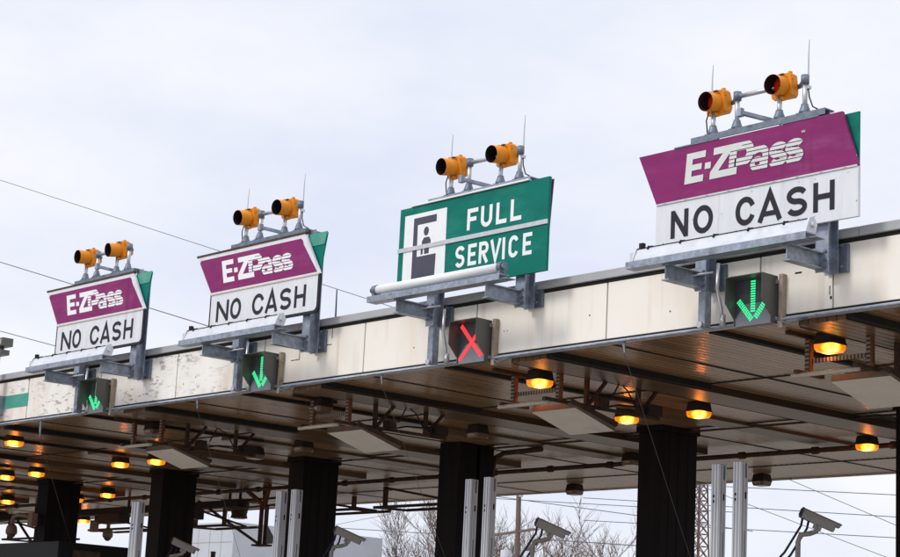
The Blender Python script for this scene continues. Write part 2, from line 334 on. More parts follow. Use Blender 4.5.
def put_logo(mb, y, ox, oz, w_, h_, shear, first):
    """E-Z solid slab letters, then P a s s cut by level stripes; box unit: x 0..2, z 0..0.45"""
    kx, kz = w_/2.0, h_/0.45
    def add(poly, k):
        mb.poly([(ox+p[0]*kx+shear*p[1]*kz, y-k*0.0006, oz+p[1]*kz) for p in poly])
    def solid(poly, k): add([Vector(p) for p in poly], k)
    E = [[(0,0),(.115,0),(.115,.44),(0,.44)], [(.115,.345),(.345,.345),(.345,.44),(.115,.44)],
         [(.115,.18),(.29,.18),(.29,.265),(.115,.265)], [(.115,0),(.335,0),(.335,.095),(.115,.095)]]
    for p in E: solid(p, 0)
    solid([(.35,.165),(.455,.165),(.455,.255),(.35,.255)], 0)
    for p in ([(.49,.34),(.95,.34),(1.03,.44),(.49,.44)], [(.66,.34),(.80,.34),(.60,.10),(.455,.10)], [(.455,0),(.93,0),(.93,.10),(.455,.10)]): solid(p, 0)
    P = stroke([(.845,.02),(.845,.385),(1.06,.385)]+arc(1.06,.275,.085,.11,90,-90,10)[1:]+[(.88,.165)], .125)
    A = stroke(arc(1.30,.215,.115,.075,165,20,8)+[(1.415,.19),(1.415,.0)], .10)
    A2 = stroke(arc(1.285,.085,.085,.062,0,360,16)[:-1], .075, True)
    def ess(x): return stroke(arc(x,.213,.105,.062,20,270,14)+arc(x,.089,.105,.062,90,-160,14)[1:], .098)
    grp = [(P, 1), (A, 2), (A2, 3), (ess(1.63), 2), (ess(1.90), 2)]
    n = 8; per = .45/n
    for quads, k in grp:
        for q in quads:
            for i in range(n):
                lo, hi = i*per+.001, i*per+per*.80
                if first and False: pass
                c = clipz([Vector(v) for v in q], lo, True)
                if len(c) >= 3: c = clipz(c, hi, False)
                if len(c) >= 3: add(c, k)

def rounded(x0, x1, z0, z1, r, corners=(1, 1, 1, 1)):
    """bl, br, tr, tl"""
    o = []
    for (cx, cz, a), k in zip(((x0+r,z0+r,180),(x1-r,z0+r,270),(x1-r,z1-r,0),(x0+r,z1-r,90)), corners):
        if k: o += arc(cx, cz, r, r, a, a+90, 6)
        else: o.append((cx+(r if a in (270, 0) else -r), cz+(r if a in (0, 90) else -r)))
    return o

# ------------------------------------------------------------------ ground
def struct(name, mb, m): return tag(mb.build(name, m), kind='structure')
struct('ground', MB().box(-900, 900, -500, 1200, -2.2, -1.62), CONC)
road = MB().box(-260, 60, -40, 110, -1.62, -1.604); struct('road', road, CONC)
LANE = 5.585
colx = [-25.15, -30.80, -36.30, -42.20, -47.95, -53.5, -59.1, -64.7]
isl = MB()
for x in [-19.57]+colx: isl.box(x-0.95, x+0.95, 10, 42, -1.604, -1.45, 0.02)
struct('pavement', isl, CONC)

# ------------------------------------------------------------------ canopy
ZC = 5.03; XL, XR = -78.0, -3.0; YF, YB = 20.0, 35.1
can = thing('toll_canopy', (-30, 27, -1.6), 'long flat toll plaza canopy with cream front panels, brown planked underside and black columns', 'canopy')
MB().box(XL, XR, YF+0.12, YB-0.01, ZC, ZC+0.05).build('soffit', SOFF, can)
MB().box(XL, XR, YF+0.12, YB-0.01, ZC+0.052, 5.96).build('roof_deck', COPING, can)
MB().box(XL+.01, XR-.01, YF+0.05, YF+0.119, ZC-0.02, 5.9).build('backing', DARK, can)
MB().box(XL, XR, YB, YB+0.06, ZC-0.03, 5.99).build('rear_edge', FASCW, can)
cp_ = MB()
x = XL
while x < XR:
    cp_.box(x+.004, min(x+3.0, XR)-.004, YF-0.07, YF+0.25, 5.955, 6.08, 0.008); x += 3.0
cp_.build('coping', COPING, can)
MB().box(XL, XR, YF-0.02, YF+0.05, 5.905, 5.954).build('shadow_gap', DARK, can)
MB().box(XL, XR, YF-0.045, YF+0.10, 4.985, 5.022, 0.006).build('bottom_trim', TRIM, can)
MB().box(XL, XR, YF-0.02, YF+0.11, 5.0225, 5.055).build('drip_strip', DARK, can)
MB().tube([(XL, YF-0.075, 4.985), (XR, YF-0.075, 4.985)], 0.017, 8).build('front_conduit', GALV, can)
seams = [-3.2, -6.0, -8.85, -11.4, -13.97, -15.45, -16.67, -19.55, -22.4, -25.2, -28.05, -30.85, -33.6, -36.5, -39.4, -42.3, -45.2, -48.0, -50.9, -53.7, -56.6, -59.5, -62.3, -65.2, -68, -71, -74, -77.9]
for i, (b_, a_) in enumerate(zip(seams, seams[1:])):
    o = MB().box(a_+.014, b_-.014, YF-0.012, YF+0.045, 5.058, 5.898, 0.004).build('fascia_panel', FASCW if a_ < -30 else FASC, can)
    if a_ < -30: o['label'] = 'weathered cream panel with rust stains'
MB().box(-62, -36.47, YF-0.018, YF-0.0125, 5.32, 5.60).build('green_stripe', GREENF, can)
# little marks the panels carry
mk = MB()
for (x, z, a, b) in ((-16.02, 5.60, .11, .022), (-15.50, 5.30, .012, .12), (-27.0, 5.55, .012, .22), (-27.12, 5.44, .24, .012), (-26.1, 5.85, .012, .25), (-26.2, 5.62, .2, .012),
                     (-28.45, 5.72, .012, .25), (-28.5, 5.85, .15, .012), (-30.2, 5.4, .02, .02), (-23.9, 5.35, .02, .02), (-21.75, 5.4, .015, .015), (-21.68, 5.4, .015, .015), (-19.9, 5.45, .02, .02),
                     (-18.3, 5.33, .02, .02), (-30.6, 5.3, .02, .02), (-15.48, 5.2, .03, .04)):
    mk.box(x-a/2, x+a/2, YF-0.0165, YF-0.0125, z-b/2, z+b/2)
mk.build('panel_marks', DARK, can)
# clad beams, dark bars for painted recess shade, seams and conduits below the soffit
for k in range(-2, 9):
    bx_ = -21.3 - k*LANE
    if bx_ > XR-1: continue
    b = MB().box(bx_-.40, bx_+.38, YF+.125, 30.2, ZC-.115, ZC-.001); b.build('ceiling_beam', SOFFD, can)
    g = MB().box(bx_+.381, bx_+.50, YF+.13, YF+3.75, ZC-.10, ZC-.004); g.build('beam_recess_shade', DARK, can)
    MB().box(bx_-1.98, bx_-1.86, YF+.13, YF+4.6, ZC-.06, ZC-.003).build('soffit_rail', DARK, can)
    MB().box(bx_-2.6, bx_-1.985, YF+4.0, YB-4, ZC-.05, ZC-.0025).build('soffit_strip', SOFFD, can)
    MB().tube([(bx_-.5, YF+.3, ZC-.07), (bx_-.5, 30.3, ZC-.07)], .035, 8).build('conduit', RUSTB, can)
sm = MB()
for k in range(-2, 9):
    x = -19.66-k*LANE; sm.box(x-.02, x+.02, YF+.13, YB-.03, ZC-.012, ZC-.002)
for y in (23.74, 27.62, 33.0): sm.box(XL+.05, XR-.05, y-.018, y+.018, ZC-.016, ZC-.003)
sm.build('soffit_seam', DARK, can)
cd = MB().tube([(XL+1, 30.35, ZC-.16), (XR-1, 30.35, ZC-.16)], .05, 8)
x = XL+2
while x < XR-2: cd.tube([(x, 30.35, ZC-.16), (x+.14, 30.35, ZC-.16)], .075, 8); x += 1.86
cd.build('cross_conduit', RUSTB, can)
cd = MB().tube([(XL+1, 27.75, ZC-.05), (XR-1, 27.75, ZC-.05)], .022, 6); cd.build('cross_conduit', RUSTB, can)
cd = MB().tube([(-29.2, 28.05, ZC-.10), (-30.35, 28.05, ZC-.12), (-30.6, 28.05, ZC-.2), (-30.7, 28.05, ZC-.45), (-30.72, 28.05, -1.45)], .055, 10); cd.build('downpipe', RUSTB, can)
for k in range(0, 5):       # flat dark patches painting the shade in ragged openings of missing planks
    x = -20.95-k*LANE
    MB().poly([(x-.15, 27.95, ZC-.004), (x+.45, 27.8, ZC-.004), (x+.5, 28.5, ZC-.004), (x+.1, 28.9, ZC-.004), (x-.2, 28.4, ZC-.004)]).build('soffit_hole_shade', DARK, can)
# columns
for i, x in enumerate([-19.24]+colx):
    b = MB()
    if i == 2:
        b.box(x-.30, x+.36, 26.88, 27.36, -1.6, ZC-.002, .015); b.box(x-.30, x+.30, 27.5, 27.9, -1.6, ZC-.002, .015); b.box(x-.2, x+.1, 27.36, 27.5, -1.6, ZC-.002)
    else:
        b.box(x-.29, x+.29, 27.0, 28.02, -1.6, ZC-.11, .015); b.box(x-.33, x+.33, 26.96, 28.06, ZC-.11, ZC-.002, .01)
        for yy in (27.25, 27.5, 27.77): b.box(x+.288, x+.296, yy-.008, yy+.008, -1.5, ZC-.12)
    b.build('column', COLB, can)
# hooks under the front trim
for (x, z) in ((-19.19, 4.94), (-24.7, 4.94), (-30.1, 4.92), (-35.86, 4.75), (-13.6, 4.94)):
    MB().box(x-.02, x+.02, YF-.015, YF+.015, z-.03, 4.984).bar((x, YF, z-.02), (x+.02, YF, z-.12), .022, .022).build('cable_hook', GALV, can)

# ------------------------------------------------------------------ lane signs
def beam_i(mb, x, w_, y0, y1, z0, z1, t=.016, tw=.012):      # upright H section
    mb.box(x-w_/2, x+w_/2, y0, y0+t, z0, z1); mb.box(x-w_/2, x+w_/2, y1-t, y1, z0, z1); mb.box(x-tw/2, x+tw/2, y0+t, y1-t, z0, z1)
def arm_i(mb, x, w_, y0, y1, z0, z1, t=.016):                # level I section along Y
    mb.box(x-w_/2, x+w_/2, y0, y1, z0, z0+t); mb.box(x-w_/2, x+w_/2, y0, y1, z1-t, z1); mb.box(x-.007, x+.007, y0, y1, z0+t, z1-t)
SY = 19.55                                                    # sign face
def lane_sign(x0, wd, label, style, dz=0.0):
    xc = x0+wd/2; rx = x0+2.84 if style != 'full' else x0+2.82
    lx = rx-2.08
    t = thing('lane_sign', (xc, 19.75, 4.95), label, 'toll sign', 'lane signs on the canopy front')
    # posts
    p = MB(); beam_i(p, rx, .21, 19.66, 19.87, 5.47+dz, 7.62); post = p.build('post', GALV, t)
    q = MB().box(rx-.15, rx+.20, 19.94, 19.986, 5.50+dz, 5.88+dz, .006).box(rx-.07, rx+.07, 19.871, 19.939, 5.55+dz, 5.83+dz)
    q.build('mounting_plate', GALVD, post)
    p = MB(); beam_i(p, lx, .19, 19.66, 19.87, 5.47+dz*.6, 7.62); p.box(lx-.06, lx+.06, 19.70, 19.83, 4.97, 5.47+dz*.6); post2 = p.build('post', GALV, t)
    q = MB().box(lx-.13, lx+.21, 19.94, 19.986, 5.50+dz*.6, 5.87+dz*.3, .006).box(lx-.06, lx+.06, 19.871, 19.939, 5.60+dz*.3, 5.83+dz*.3); q.build('mounting_plate', GALVD, post2)
    pp = MB().tube([(lx+.22, 19.78, 5.85), (lx+.2, 19.78, 5.5), (lx+.27, 19.80, 5.2), (lx+.28, 19.82, 4.98)], .026, 8)
    pp.tube([(lx-.28, 19.3, 5.72+dz), (lx-.05, 19.5, 5.66+dz), (lx+.16, 19.74, 5.72+dz)], .018, 6)
    pp.tube([(lx+.28, 19.82, 5.13), (lx+.28, 19.82, 4.97)], .042, 8); pp.build('conduit', PIPE, t)
    e = MB().tube([(lx-.01, 19.66, 5.0), (lx-.01, 19.699, 5.0)], .045, 12); e.build('eye_ring', PIPE, t)
    bo = MB()
    for xx in (rx, lx):
        for sx_ in (-.06, .06):
            for z in (5.54+dz, 5.63+dz, 5.74+dz): bo.tube([(xx+sx_, 19.635, z), (xx+sx_, 19.662, z)], .02, 6)
            for z in (5.56+dz, 5.84+dz*.3): bo.tube([(xx+sx_*2.2+.03, 19.855, z), (xx+sx_*2.2+.03, 19.873, z)], .018, 6)
    bo.build('bolts', GALVD, t)
    # arms carrying the light beam
    for xx in (rx-.03, lx-.03):
        a = MB(); arm_i(a, xx, .13, 18.98, 19.66, 5.505+dz, 5.725+dz); a.box(xx-.07, xx+.07, 19.645, 19.659, 5.49+dz, 5.76+dz); a.build('arm', GALV, t)
    bx0, bx1 = x0+.06, x0+wd-.32
    b = MB().box(bx0, bx1, 18.90, 18.914, 5.727+dz, 5.823+dz); b.box(bx0, bx1, 18.914, 19.10, 5.808+dz, 5.823+dz); b.box(bx0, bx1, 18.914, 19.10, 5.727+dz, 5.741+dz)
    b.box(bx1-.02, bx1+.12, 18.95, 19.14, 5.742+dz, 5.752+dz); b.build('light_beam', GALV, t)
    # long sign light
    fx0, fx1 = bx0+.12, bx1-.04
    if style == 'full':
        f = MB().tube([(fx0, 18.99, 5.93+dz), (fx1, 18.99, 5.93+dz)], .072, 16).build('sign_light', WHITEV, t)
        c = MB()
        for xx, e_ in ((fx0, -.05), (fx1, .05)):
            c = MB().tube([(xx-.045, 18.99, 5.93+dz), (xx+.045, 18.99, 5.93+dz)], .082, 14)
            c.tube([(xx+e_*.8, 18.97, 5.93+dz), (xx+e_*1.8, 18.97, 5.93+dz)], .045, 10); c.box(xx-.04, xx+.03, 18.93, 19.05, 5.824+dz, 5.87+dz); c.build('end_cap', GALVD, f)
    else:
        prof = [(18.925, 5.832+dz), (19.10, 5.832+dz), (19.135, 5.95+dz), (19.075, 6.03+dz), (19.005, 6.0+dz)]
        f = MB().prism([(fx0, y, z) for y, z in prof], (fx1-fx0, 0, 0)).build('sign_light', ENAM, t)
        c = MB()
        for xx, e_ in ((fx0-.035, -.03), (fx1+.005, .045)):
            c = MB().prism([(xx, y, z) for y, z in [(18.915, 5.826+dz), (19.11, 5.826+dz), (19.15, 5.95+dz), (19.08, 6.05+dz), (18.99, 6.015+dz)]], (.03, 0, 0))
            c.tube([(xx+e_-.03, 19.04, 5.93+dz), (xx+e_+.03, 19.04, 5.93+dz)], .035, 8)
            if e_ < 0: c.box(xx-.06, xx-.0005, 18.96, 19.06, 5.86+dz, 5.96+dz)
            c.build('end_cap', ENAM, f)
        MB().box(fx0+.03, fx0+.1, 19.0, 19.06, 6.025+dz, 6.09+dz).build('photocell', DARK, f)
        k = MB(); n = 5
        for i in range(n):
            xx = fx0+(fx1-fx0)*(i+.35)/n; k.bar((xx, 18.985, 5.985+dz), (xx, 19.01, 6.03+dz), .022, .022); k.bar((xx, 19.0, 6.022+dz), (xx, 19.085, 6.045+dz), .02, .014)
        k.bar((fx0, 19.005, 6.012+dz), (fx1, 19.005, 6.012+dz), .012, .012)
        k.build('clips', BLACK, f)
    # faces
    zb_, zd, zt = 6.10, 6.785, 7.53
    if style == 'full':
        MB().box(x0, x0+wd, SY, SY+.05, zb_+.02, zt+.04).build('sign_face', GREEN, t)
        MB().xz([(x0+.02, 6.3), (x0+wd-.10, 6.3), (x0+wd-.005, zt+.02), (x0+.02, zt+.02)], SY+.09, .02).build('back_panel', PURPLE, t)
        MB().box(x0-.005, x0+wd+.005, SY-.02, SY-.002, 6.835, 6.905).build('joint_bar', ALU, t)
        f = SY-.004
        MB().xz([(x0+.13, 6.28), (x0+1.17, 6.28), (x0+1.16, 7.44), (x0+.13, 7.44)], f, .0035).build('pictogram_ground', WHITEV, t)
        g = MB(); f2 = SY-.006
        X = lambda v: x0+v
        g.xz([(X(.36), 6.36), (X(.93), 6.36), (X(.94), 6.72), (X(.47), 6.72), (X(.46), 7.25), (X(.92), 7.25), (X(.92), 7.37), (X(.36), 7.37)], f2, .0018)
        g.xz([(X(.68)+.062*math.cos(a*math.pi/8), 7.12+.075*math.sin(a*math.pi/8)) for a in range(16)], f2, .0018)
        g.xz([(X(.585), 6.86), (X(.80), 6.86), (X(.80), 6.96), (X(.755), 7.02), (X(.63), 7.02), (X(.585), 6.96)], f2, .0018)
        g.xz([(X(.565), 6.745), (X(.615), 6.745), (X(.615), 6.858), (X(.565), 6.858)], f2, .0018); g.xz([(X(.65), 6.745), (X(.765), 6.745), (X(.765), 6.858), (X(.65), 6.858)], f2, .0018)
        g.build('pictogram', PICT, t)
        tx = MB()
        ty = MB(); put_text(ty, 'FULL', SY-.004, .345, .068, [(x0+1.66, .25), (x0+1.98, .26), (x0+2.33, .24), (x0+2.655, .245)], 6.985)
        put_text(tx, 'SERVICE', SY-.004, .345, .062, [(x0+1.42, .22), (x0+1.715, .2), (x0+1.97, .22), (x0+2.23, .245), (x0+2.505, .06), (x0+2.645, .22), (x0+2.96, .2)], 6.41)
        ty.build('lettering', WHITEV, t); tx.build('lettering', WHITEV, t)
        MB().xz([(x0+.28, 7.575), (x0+3.05, 7.575), (x0+3.05, 7.6), (x0+.28, 7.6)], SY-.03, .06).build('top_edge', WHITEV, t)
    else:
        if style == 'wide':
            tl, tr, br = -.36, 3.23, 3.49
        else:
            tl, tr, br = -.515, 2.79, wd
        if style == 'wide':
            MB().xz([(x0, zd), (x0+br, zd), (x0+tr, zt+.01), (x0+tl, zt+.01)], SY, .045).build('upper_face', PURPLE, t)
            MB().box(x0, x0+wd, SY+.004, SY+.05, zb_, zd-.022).build('lower_face', WHITE, t)
        else:
            MB().xz([(x0, zd), (x0+br, zd), (x0+tr, zt+.01), (x0+tl, zt+.01)], SY, .045).build('upper_face', WHITE, t)
            i = .055
            MB().xz([(x0+.02, zd+.03), (x0+br-.075, zd+.03), (x0+tr-.02, zt-.18), (x0+tr-.05, zt-.105), (x0+tr-.11, zt-.06), (x0+tl+.13, zt-.06), (x0+tl+.10, zt-.1)], SY-.003, .0025).build('purple_field', PURPLE, t)
            MB().xz(rounded(x0, x0+wd, zb_, zd-.022, .11, (1, 1, 0, 0)), SY+.004, .046).build('lower_face', BLACKV, t)
            MB().xz(rounded(x0+.045, x0+wd-.045, zb_+.045, zd-.022, .09, (1, 1, 0, 0)), SY+.001, .0025).build('white_field', WHITE, t)
        MB().box(x0+.01, x0+br-.01, SY-.012, SY-.0005, zd-.026, zd-.002).build('joint_strip', ALU if style == 'wide' else PALEB, t)
        # rear green panel leaning the other way
        if style == 'wide':
            MB().xz([(x0+.25, 6.2), (x0+wd-.055, 6.2), (x0+wd-.05, zt-.01), (x0+.25, zt-.01)], SY+.085, .025).build('back_panel', GREEN, t)
        else:
            MB().xz([(x0+.4, 6.82), (x0+wd-.10, 6.82), (x0+wd+.04, zt-.02), (x0+.4, zt-.02)], SY+.082, .022).build('back_panel', GREEN, t)
            MB().xz([(x0+wd-.42, zt-.22), (x0+wd-.02, zt-.22), (x0+wd+.05, zt-.0), (x0+wd-.5, zt-.0)], SY+.07, .01).build('back_flap', GREENF, t)
        tx = MB(); zt_ = 6.245
        if style == 'wide':
            sp_ = [(x0+.285, .325), (x0+.70, .36), (x0+1.46, .345), (x0+1.845, .415), (x0+2.335, .34), (x0+2.775, .345)]
            put_text(tx, 'NO', SY, .40, .078, sp_[:2], zt_); ty = MB(); put_text(ty, 'CASH', SY, .40, .078, sp_[2:], zt_)
            lw = (x0+.525, 6.99, 2.02, .445, .09)
        else:
            k = wd/3.27
            sp_ = [(x0+.235*k, .385), (x0+.675*k, .33), (x0+1.345*k, .36), (x0+1.74*k, .37), (x0+2.17*k, .33), (x0+2.59*k, .325)]
            put_text(tx, 'NO', SY-.003, .385, .07, sp_[:2], zt_); ty = MB(); put_text(ty, 'CASH', SY-.003, .385, .07, sp_[2:], zt_)
            lw = (x0+.405, 6.955, 2.06, .43, -.26)
        tx.build('lettering', BLACKV, t); ty.build('lettering', BLACKV, t)
        lg = MB(); put_logo(lg, SY-.006, *lw, True); 
        if style == 'wide':
            sm_ = MB(); put_text(sm_, 'S', SY-.006, .034, .007, [(x0+2.575, .024)], 7.365); put_text(sm_, 'N', SY-.006, .034, .006, [(x0+2.606, .028)], 7.365); sm_.build('service_mark', SILVERV, t)
        lg.build('logo', SILVERV if style == 'wide' else WHITEV, t)
        rv = MB()
        if style == 'wide':
            for i in range(13):
                for z in (6.70, 6.47, 6.2):
                    if random.random() < .45: continue
                    xx = x0+.15+i*.265; rv.box(xx-.006, xx+.006, SY+.001, SY+.0035, z-.006, z+.006)
            for i in range(9):
                xx = x0+.2+i*.39; rv.box(xx-.05, xx+.0, SY-.0145, SY-.0125, zd-.02, zd-.012)
        for z in (6.3, 6.9): rv.box(x0+wd-.03, x0+wd-.015, SY-.005, SY-.001, z, z+.012)
        rv.build('rivets', DOT, t)
    # top rail and the beacon stands
    rl0, rl1 = (x0+.62, x0+2.95) if style == 'wide' else ((x0+.68, x0+3.05) if style == 'full' else (x0+.55, x0+2.78))
    b = MB().box(rl0, rl1, SY+.0, SY+.20, 7.628, 7.645); b.box(rl0, rl1, SY+.0, SY+.012, 7.56, 7.628); b.box(rl0+.05, rl1-.05, SY+.06, SY+.16, 7.645, 7.66)
    if style != 'full': b.box(rl0-.3, rl0+.5, SY-.01, SY+.03, zt+.012, zt+.03); b.box(rl1-.7, rl1-.1, SY-.01, SY+.03, zt+.012, zt+.03)
    b.build('top_rail', GALVD if style != 'full' else GALV, t)
    if style in ('framed',):
        MB().box(x0+tl-.01, x0+tr+.02, SY-.012, SY+.06, zt+.011, zt+.045).build('top_edge', RUSTB, t)
    # folded light arm lying on the rail
    MB().bar((x0+1.62, SY-.12, 7.80), (x0+1.95, SY+.35, 7.70), .07, .05).box(x0+1.58, x0+1.66, SY-.17, SY-.09, 7.74, 7.86, .01).build('folded_arm', GALV, t)
    return t, rl0, rl1

def beacon(px, label, lens_on, whip=None, vis=.275):
    """amber flasher facing the traffic (-Y), tilted a little down, on a stand of two poles"""
    z = 7.66; yb = SY+.10
    t = thing('warning_beacon', (px, yb, z), label, 'warning light', 'amber warning beacons on the sign tops')
    hz = z+.475; hy = yb+.05
    for dx, top in ((0, hz-.15), (.43, hz+.02)):
        p = MB().tube([(px+dx, yb, z), (px+dx, yb, top)], .034, 12).build('pole', PIPE, t)
        MB().tube([(px+dx, yb, z), (px+dx, yb, z+.03), (px+dx, yb, z+.1), (px+dx, yb, z+.13)], [.085, .08, .055, .05], 10).box(px+dx-.09, px+dx+.09, yb-.075, yb+.075, z-.012, z+.006).build('base_flange', GALVD, p)
    tl = R(7+random.uniform(-2.5, 2.5)); yw = R(random.uniform(-5, 5)); vl = vis
    def T(p):     # local beacon frame: front = -Y, tilt nose down
        y, zz = p[1]*math.cos(tl)-p[2]*math.sin(tl), p[1]*math.sin(tl)+p[2]*math.cos(tl); return (px+p[0]*math.cos(yw)-y*math.sin(yw), hy+p[0]*math.sin(yw)+y*math.cos(yw), hz+zz)
    def prism_y(mb, ring0, ring1):
        A = [mb.b.verts.new(T(p)) for p in ring0]; B = [mb.b.verts.new(T(p)) for p in ring1]; n = len(A)
        mb.b.faces.new(A); mb.b.faces.new(B)
        for i in range(n): mb.b.faces.new((A[i], A[(i+1) % n], B[(i+1) % n], B[i]))
    def sq(h, y, c=.03): return [(a*(h-(c if k else 0)), y, b*(h-(0 if k else c))) for a, b, k in ((-1,-1,1),(1,-1,1),(1,-1,0),(1,1,0),(1,1,1),(-1,1,1),(-1,1,0),(-1,-1,0))]
    b = MB(); prism_y(b, sq(.168, -.02), sq(.172, .035)); prism_y(b, sq(.165, .036), sq(.165, .12)); prism_y(b, sq(.165, .121), sq(.09, .24, .02))
    for sx_ in (-.13, .13):
        for yy in (.02,): b.box(px+sx_-.02, px+sx_+.02, hy-.02, hy+.03, hz+.165, hz+.19)
    b.box(px-.05, px+.05, hy-.06, hy+.02, hz-.20, hz-.155)
    for a_, e_ in ((.166, .11), (.166, -.11), (-.166, .11)): b.box(px+a_-.012, px+a_+.014, hy-.015, hy+.02, hz+e_-.03, hz+e_+.03)
    h = b.build('housing', YELLOW, t)
    MB().box(px-.09, px-.03, hy+.0, hy+.05, hz+.173, hz+.188).build('latch', RUSTB, t); MB().box(px+.03, px+.09, hy-.1, hy-.06, hz+.132, hz+.15).build('latch', RUSTB, t)
    for p in h.data.polygons: p.use_smooth = False
    # tube visor: outside amber, inside black
    n = 28
    def ring(r, y): return [T((r*math.cos(2*math.pi*i/n), y, r*math.sin(2*math.pi*i/n))) for i in range(n)]
    def shell(mb, rings):
        V = [[mb.b.verts.new(p) for p in r] for r in rings]
        for A, B in zip(V, V[1:]):
            for i in range(n): f = mb.b.faces.new((A[i], A[(i+1) % n], B[(i+1) % n], B[i])); f.smooth = True
    v = MB(); shell(v, [ring(.140, -.021), ring(.136, -.12), ring(.139, -vl), ring(.1365, -vl-.002)]); vo = v.build('visor', YELLOW, t)
    v = MB(); shell(v, [ring(.1365, -vl-.0022), ring(.133, -vl+.01), ring(.131, -.12), ring(.132, -.022)]); v.build('visor_lining', LINING if lens_on else BLACK, vo)
    v = MB(); V = []
    shell(v, [ring(.13, -.024), ring(.12, -.045), ring(.07, -.062), ring(.012, -.066)]); v.build('lens', REDL, t)
    c = MB().tube([T((0, .235, 0)), (px+.2, yb+.2, hz+.01), (px+.43, yb, hz+.01)], .034, 10); c.tube([(px+.43, yb, hz-.06), (px+.43, yb, hz+.06)], .058, 10)
    c.build('bracket', GALVD, t)
    if whip is not None:
        MB().tube([(px+whip, yb+.03, hz-.1), (px+whip, yb+.03, hz+.35), (px+whip+.01, yb+.03, hz+.56)], [.014, .010, .006], 6).box(px+whip-.03, px+whip+.03, yb-.0, yb+.06, hz-.13, hz-.09).build('whip_rod', PIPE, t)
        MB().tube([(px+whip, yb+.03, hz-.1), (px+whip+.04, yb, hz-.25), (px+whip+.10, yb, hz-.4), (px+whip+.2, yb+.05, z+.01)] if whip > .3 else [(px+whip, yb-.01, hz-.1), (px+whip-.05, yb-.02, hz-.25), (px+whip-.04, yb, z+.0)], .010, 6).build('cable', CABLE, t)
    return t

SIGNS = [(-18.22, 3.49, 'large purple and white E-ZPass NO CASH sign without border, rightmost and nearest', 'wide', 'purple sign without a border, at the right'),
         (-23.90, 3.48, 'green FULL SERVICE sign with white attendant pictogram', 'full', 'green FULL SERVICE sign'),
         (-29.27, 3.28, 'white bordered purple E-ZPass NO CASH sign beside the FULL SERVICE sign', 'framed', 'purple sign next to the green FULL SERVICE sign'),
         (-34.78, 3.29, 'white bordered purple E-ZPass NO CASH sign farthest left, above the weathered panels', 'framed', 'farthest purple sign at the left')]
for (x0, wd, lab, st, where), dx in zip(SIGNS, (.94, 1.11, .86, .80)):
    t, a, b = lane_sign(x0, wd, lab, st, .18 if st == 'full' else 0)
    far = st == 'framed' and x0 < -31
    px = x0+dx; b1 = beacon(px, f'left amber beacon on top of the {where}', st == 'wide', None if far else -.06, .225 if st == 'wide' else .275)
    px2 = px+1.17; b2 = beacon(px2, f'right amber beacon on top of the {where}', st == 'wide', None if far else .46, .225 if st == 'wide' else .275)
    yb = SY+.10
    MB().tube([(px+.43, yb, 8.13), (px2-.02, yb+.03, 8.13)], .034, 10).build('cross_pipe', PIPE, b1)

# ------------------------------------------------------------------ lane signals
def lane_signal(x, label, arrow):
    w_, h_ = .62, .64; z0 = 4.93; y0, y1, yp = 19.60, 19.93, 19.82
    t = thing('lane_signal', (x, y1, z0), label, 'traffic signal', 'lane signals on the canopy front')
    xl, xr = x-w_/2, x+w_/2; zt = z0+h_
    side = [(yp+.002, z0+.01), (yp+.002, zt), (y0, zt), (y0, z0+.30), (yp-.03, z0+.10), (yp-.03, z0+.01)]
    hd = MB()
    for xx in (xl-.012, xr): hd.prism([(xx, y, z) for y, z in side], (.012, 0, 0))
    hd.box(xl-.012, xr+.012, y0, yp+.002, zt, zt+.012); hd.build('hood', SIGBOX, t)
    MB().box(xl-.012, xr+.012, yp+.004, y1, z0, zt+.012, .006).build('box', SIGBOX, t)
    MB().box(xl+.001, xr-.001, yp-.004, yp+.003, z0+.002, zt-.001).build('face', SIGIN, t)
    MB().xz([(xl+.001, z0-.0), (xr-.001, z0-.0), (xr-.001, z0+.115), (xr-.18, z0+.30), (xl+.18, z0+.30), (xl+.001, z0+.115)], yp-.010, .005).build('lower_plate', SIGPL, t)
    st = MB().box(xr+.05, xr+.115, 19.90, 19.985, z0-.06, zt+.03, .004); st.build('mounting_rail', RAILM, t)
    MB().box(xr+.013, xr+.05, 19.87, 19.92, z0+.04, z0+.09).box(xr+.013, xr+.05, 19.87, 19.92, zt-.1, zt-.05).build('bracket', GALV, t)
    MB().tube([(x+.36, 19.9, z0+.06), (x+.50, 19.92, z0-.02), (x+.8, 19.96, 4.975)], .012, 6).build('cable', GALVD, t)
    led = MB(); f = yp-.0125
    def dots(p, q, rows=3, step=.034, gap=.027):
        p, q = Vector(p), Vector(q); d = q-p; n = int(d.length/step); hs = .0098; d.normalize(); nn = Vector((-d.y, d.x))
        for i in range(n):
            for r in range(rows):
                c = p+d*step*i+nn*(r-(rows-1)/2)*gap
                led.box(x+c.x-hs, x+c.x+hs, f-.006, f, z0+c.y-hs*.95, z0+c.y+hs*.95)
    if arrow == 'down':
        dots((0, .60), (0, .13)); dots((-.245, .345), (-.0, .055)); dots((.245, .345), (.028, .078))
        led.build('arrow', GREENL, t)
    else:
        dots((-.25, .60), (.26, .06), 3, .026, .023); dots((-.26, .06), (.24, .56), 3, .026, .023); led.build('cross', REDLED, t)
    return t
lane_signal(-16.64, 'nearest black hooded lane signal with green down arrow, right of the canopy', 'down')
lane_signal(-22.29, 'black hooded lane signal showing a red X below the FULL SERVICE sign', 'x')
lane_signal(-27.85, 'black hooded lane signal with green down arrow, between the red X and the farthest arrow', 'down')
lane_signal(-33.42, 'farthest black hooded lane signal with green down arrow on the weathered panels', 'down')

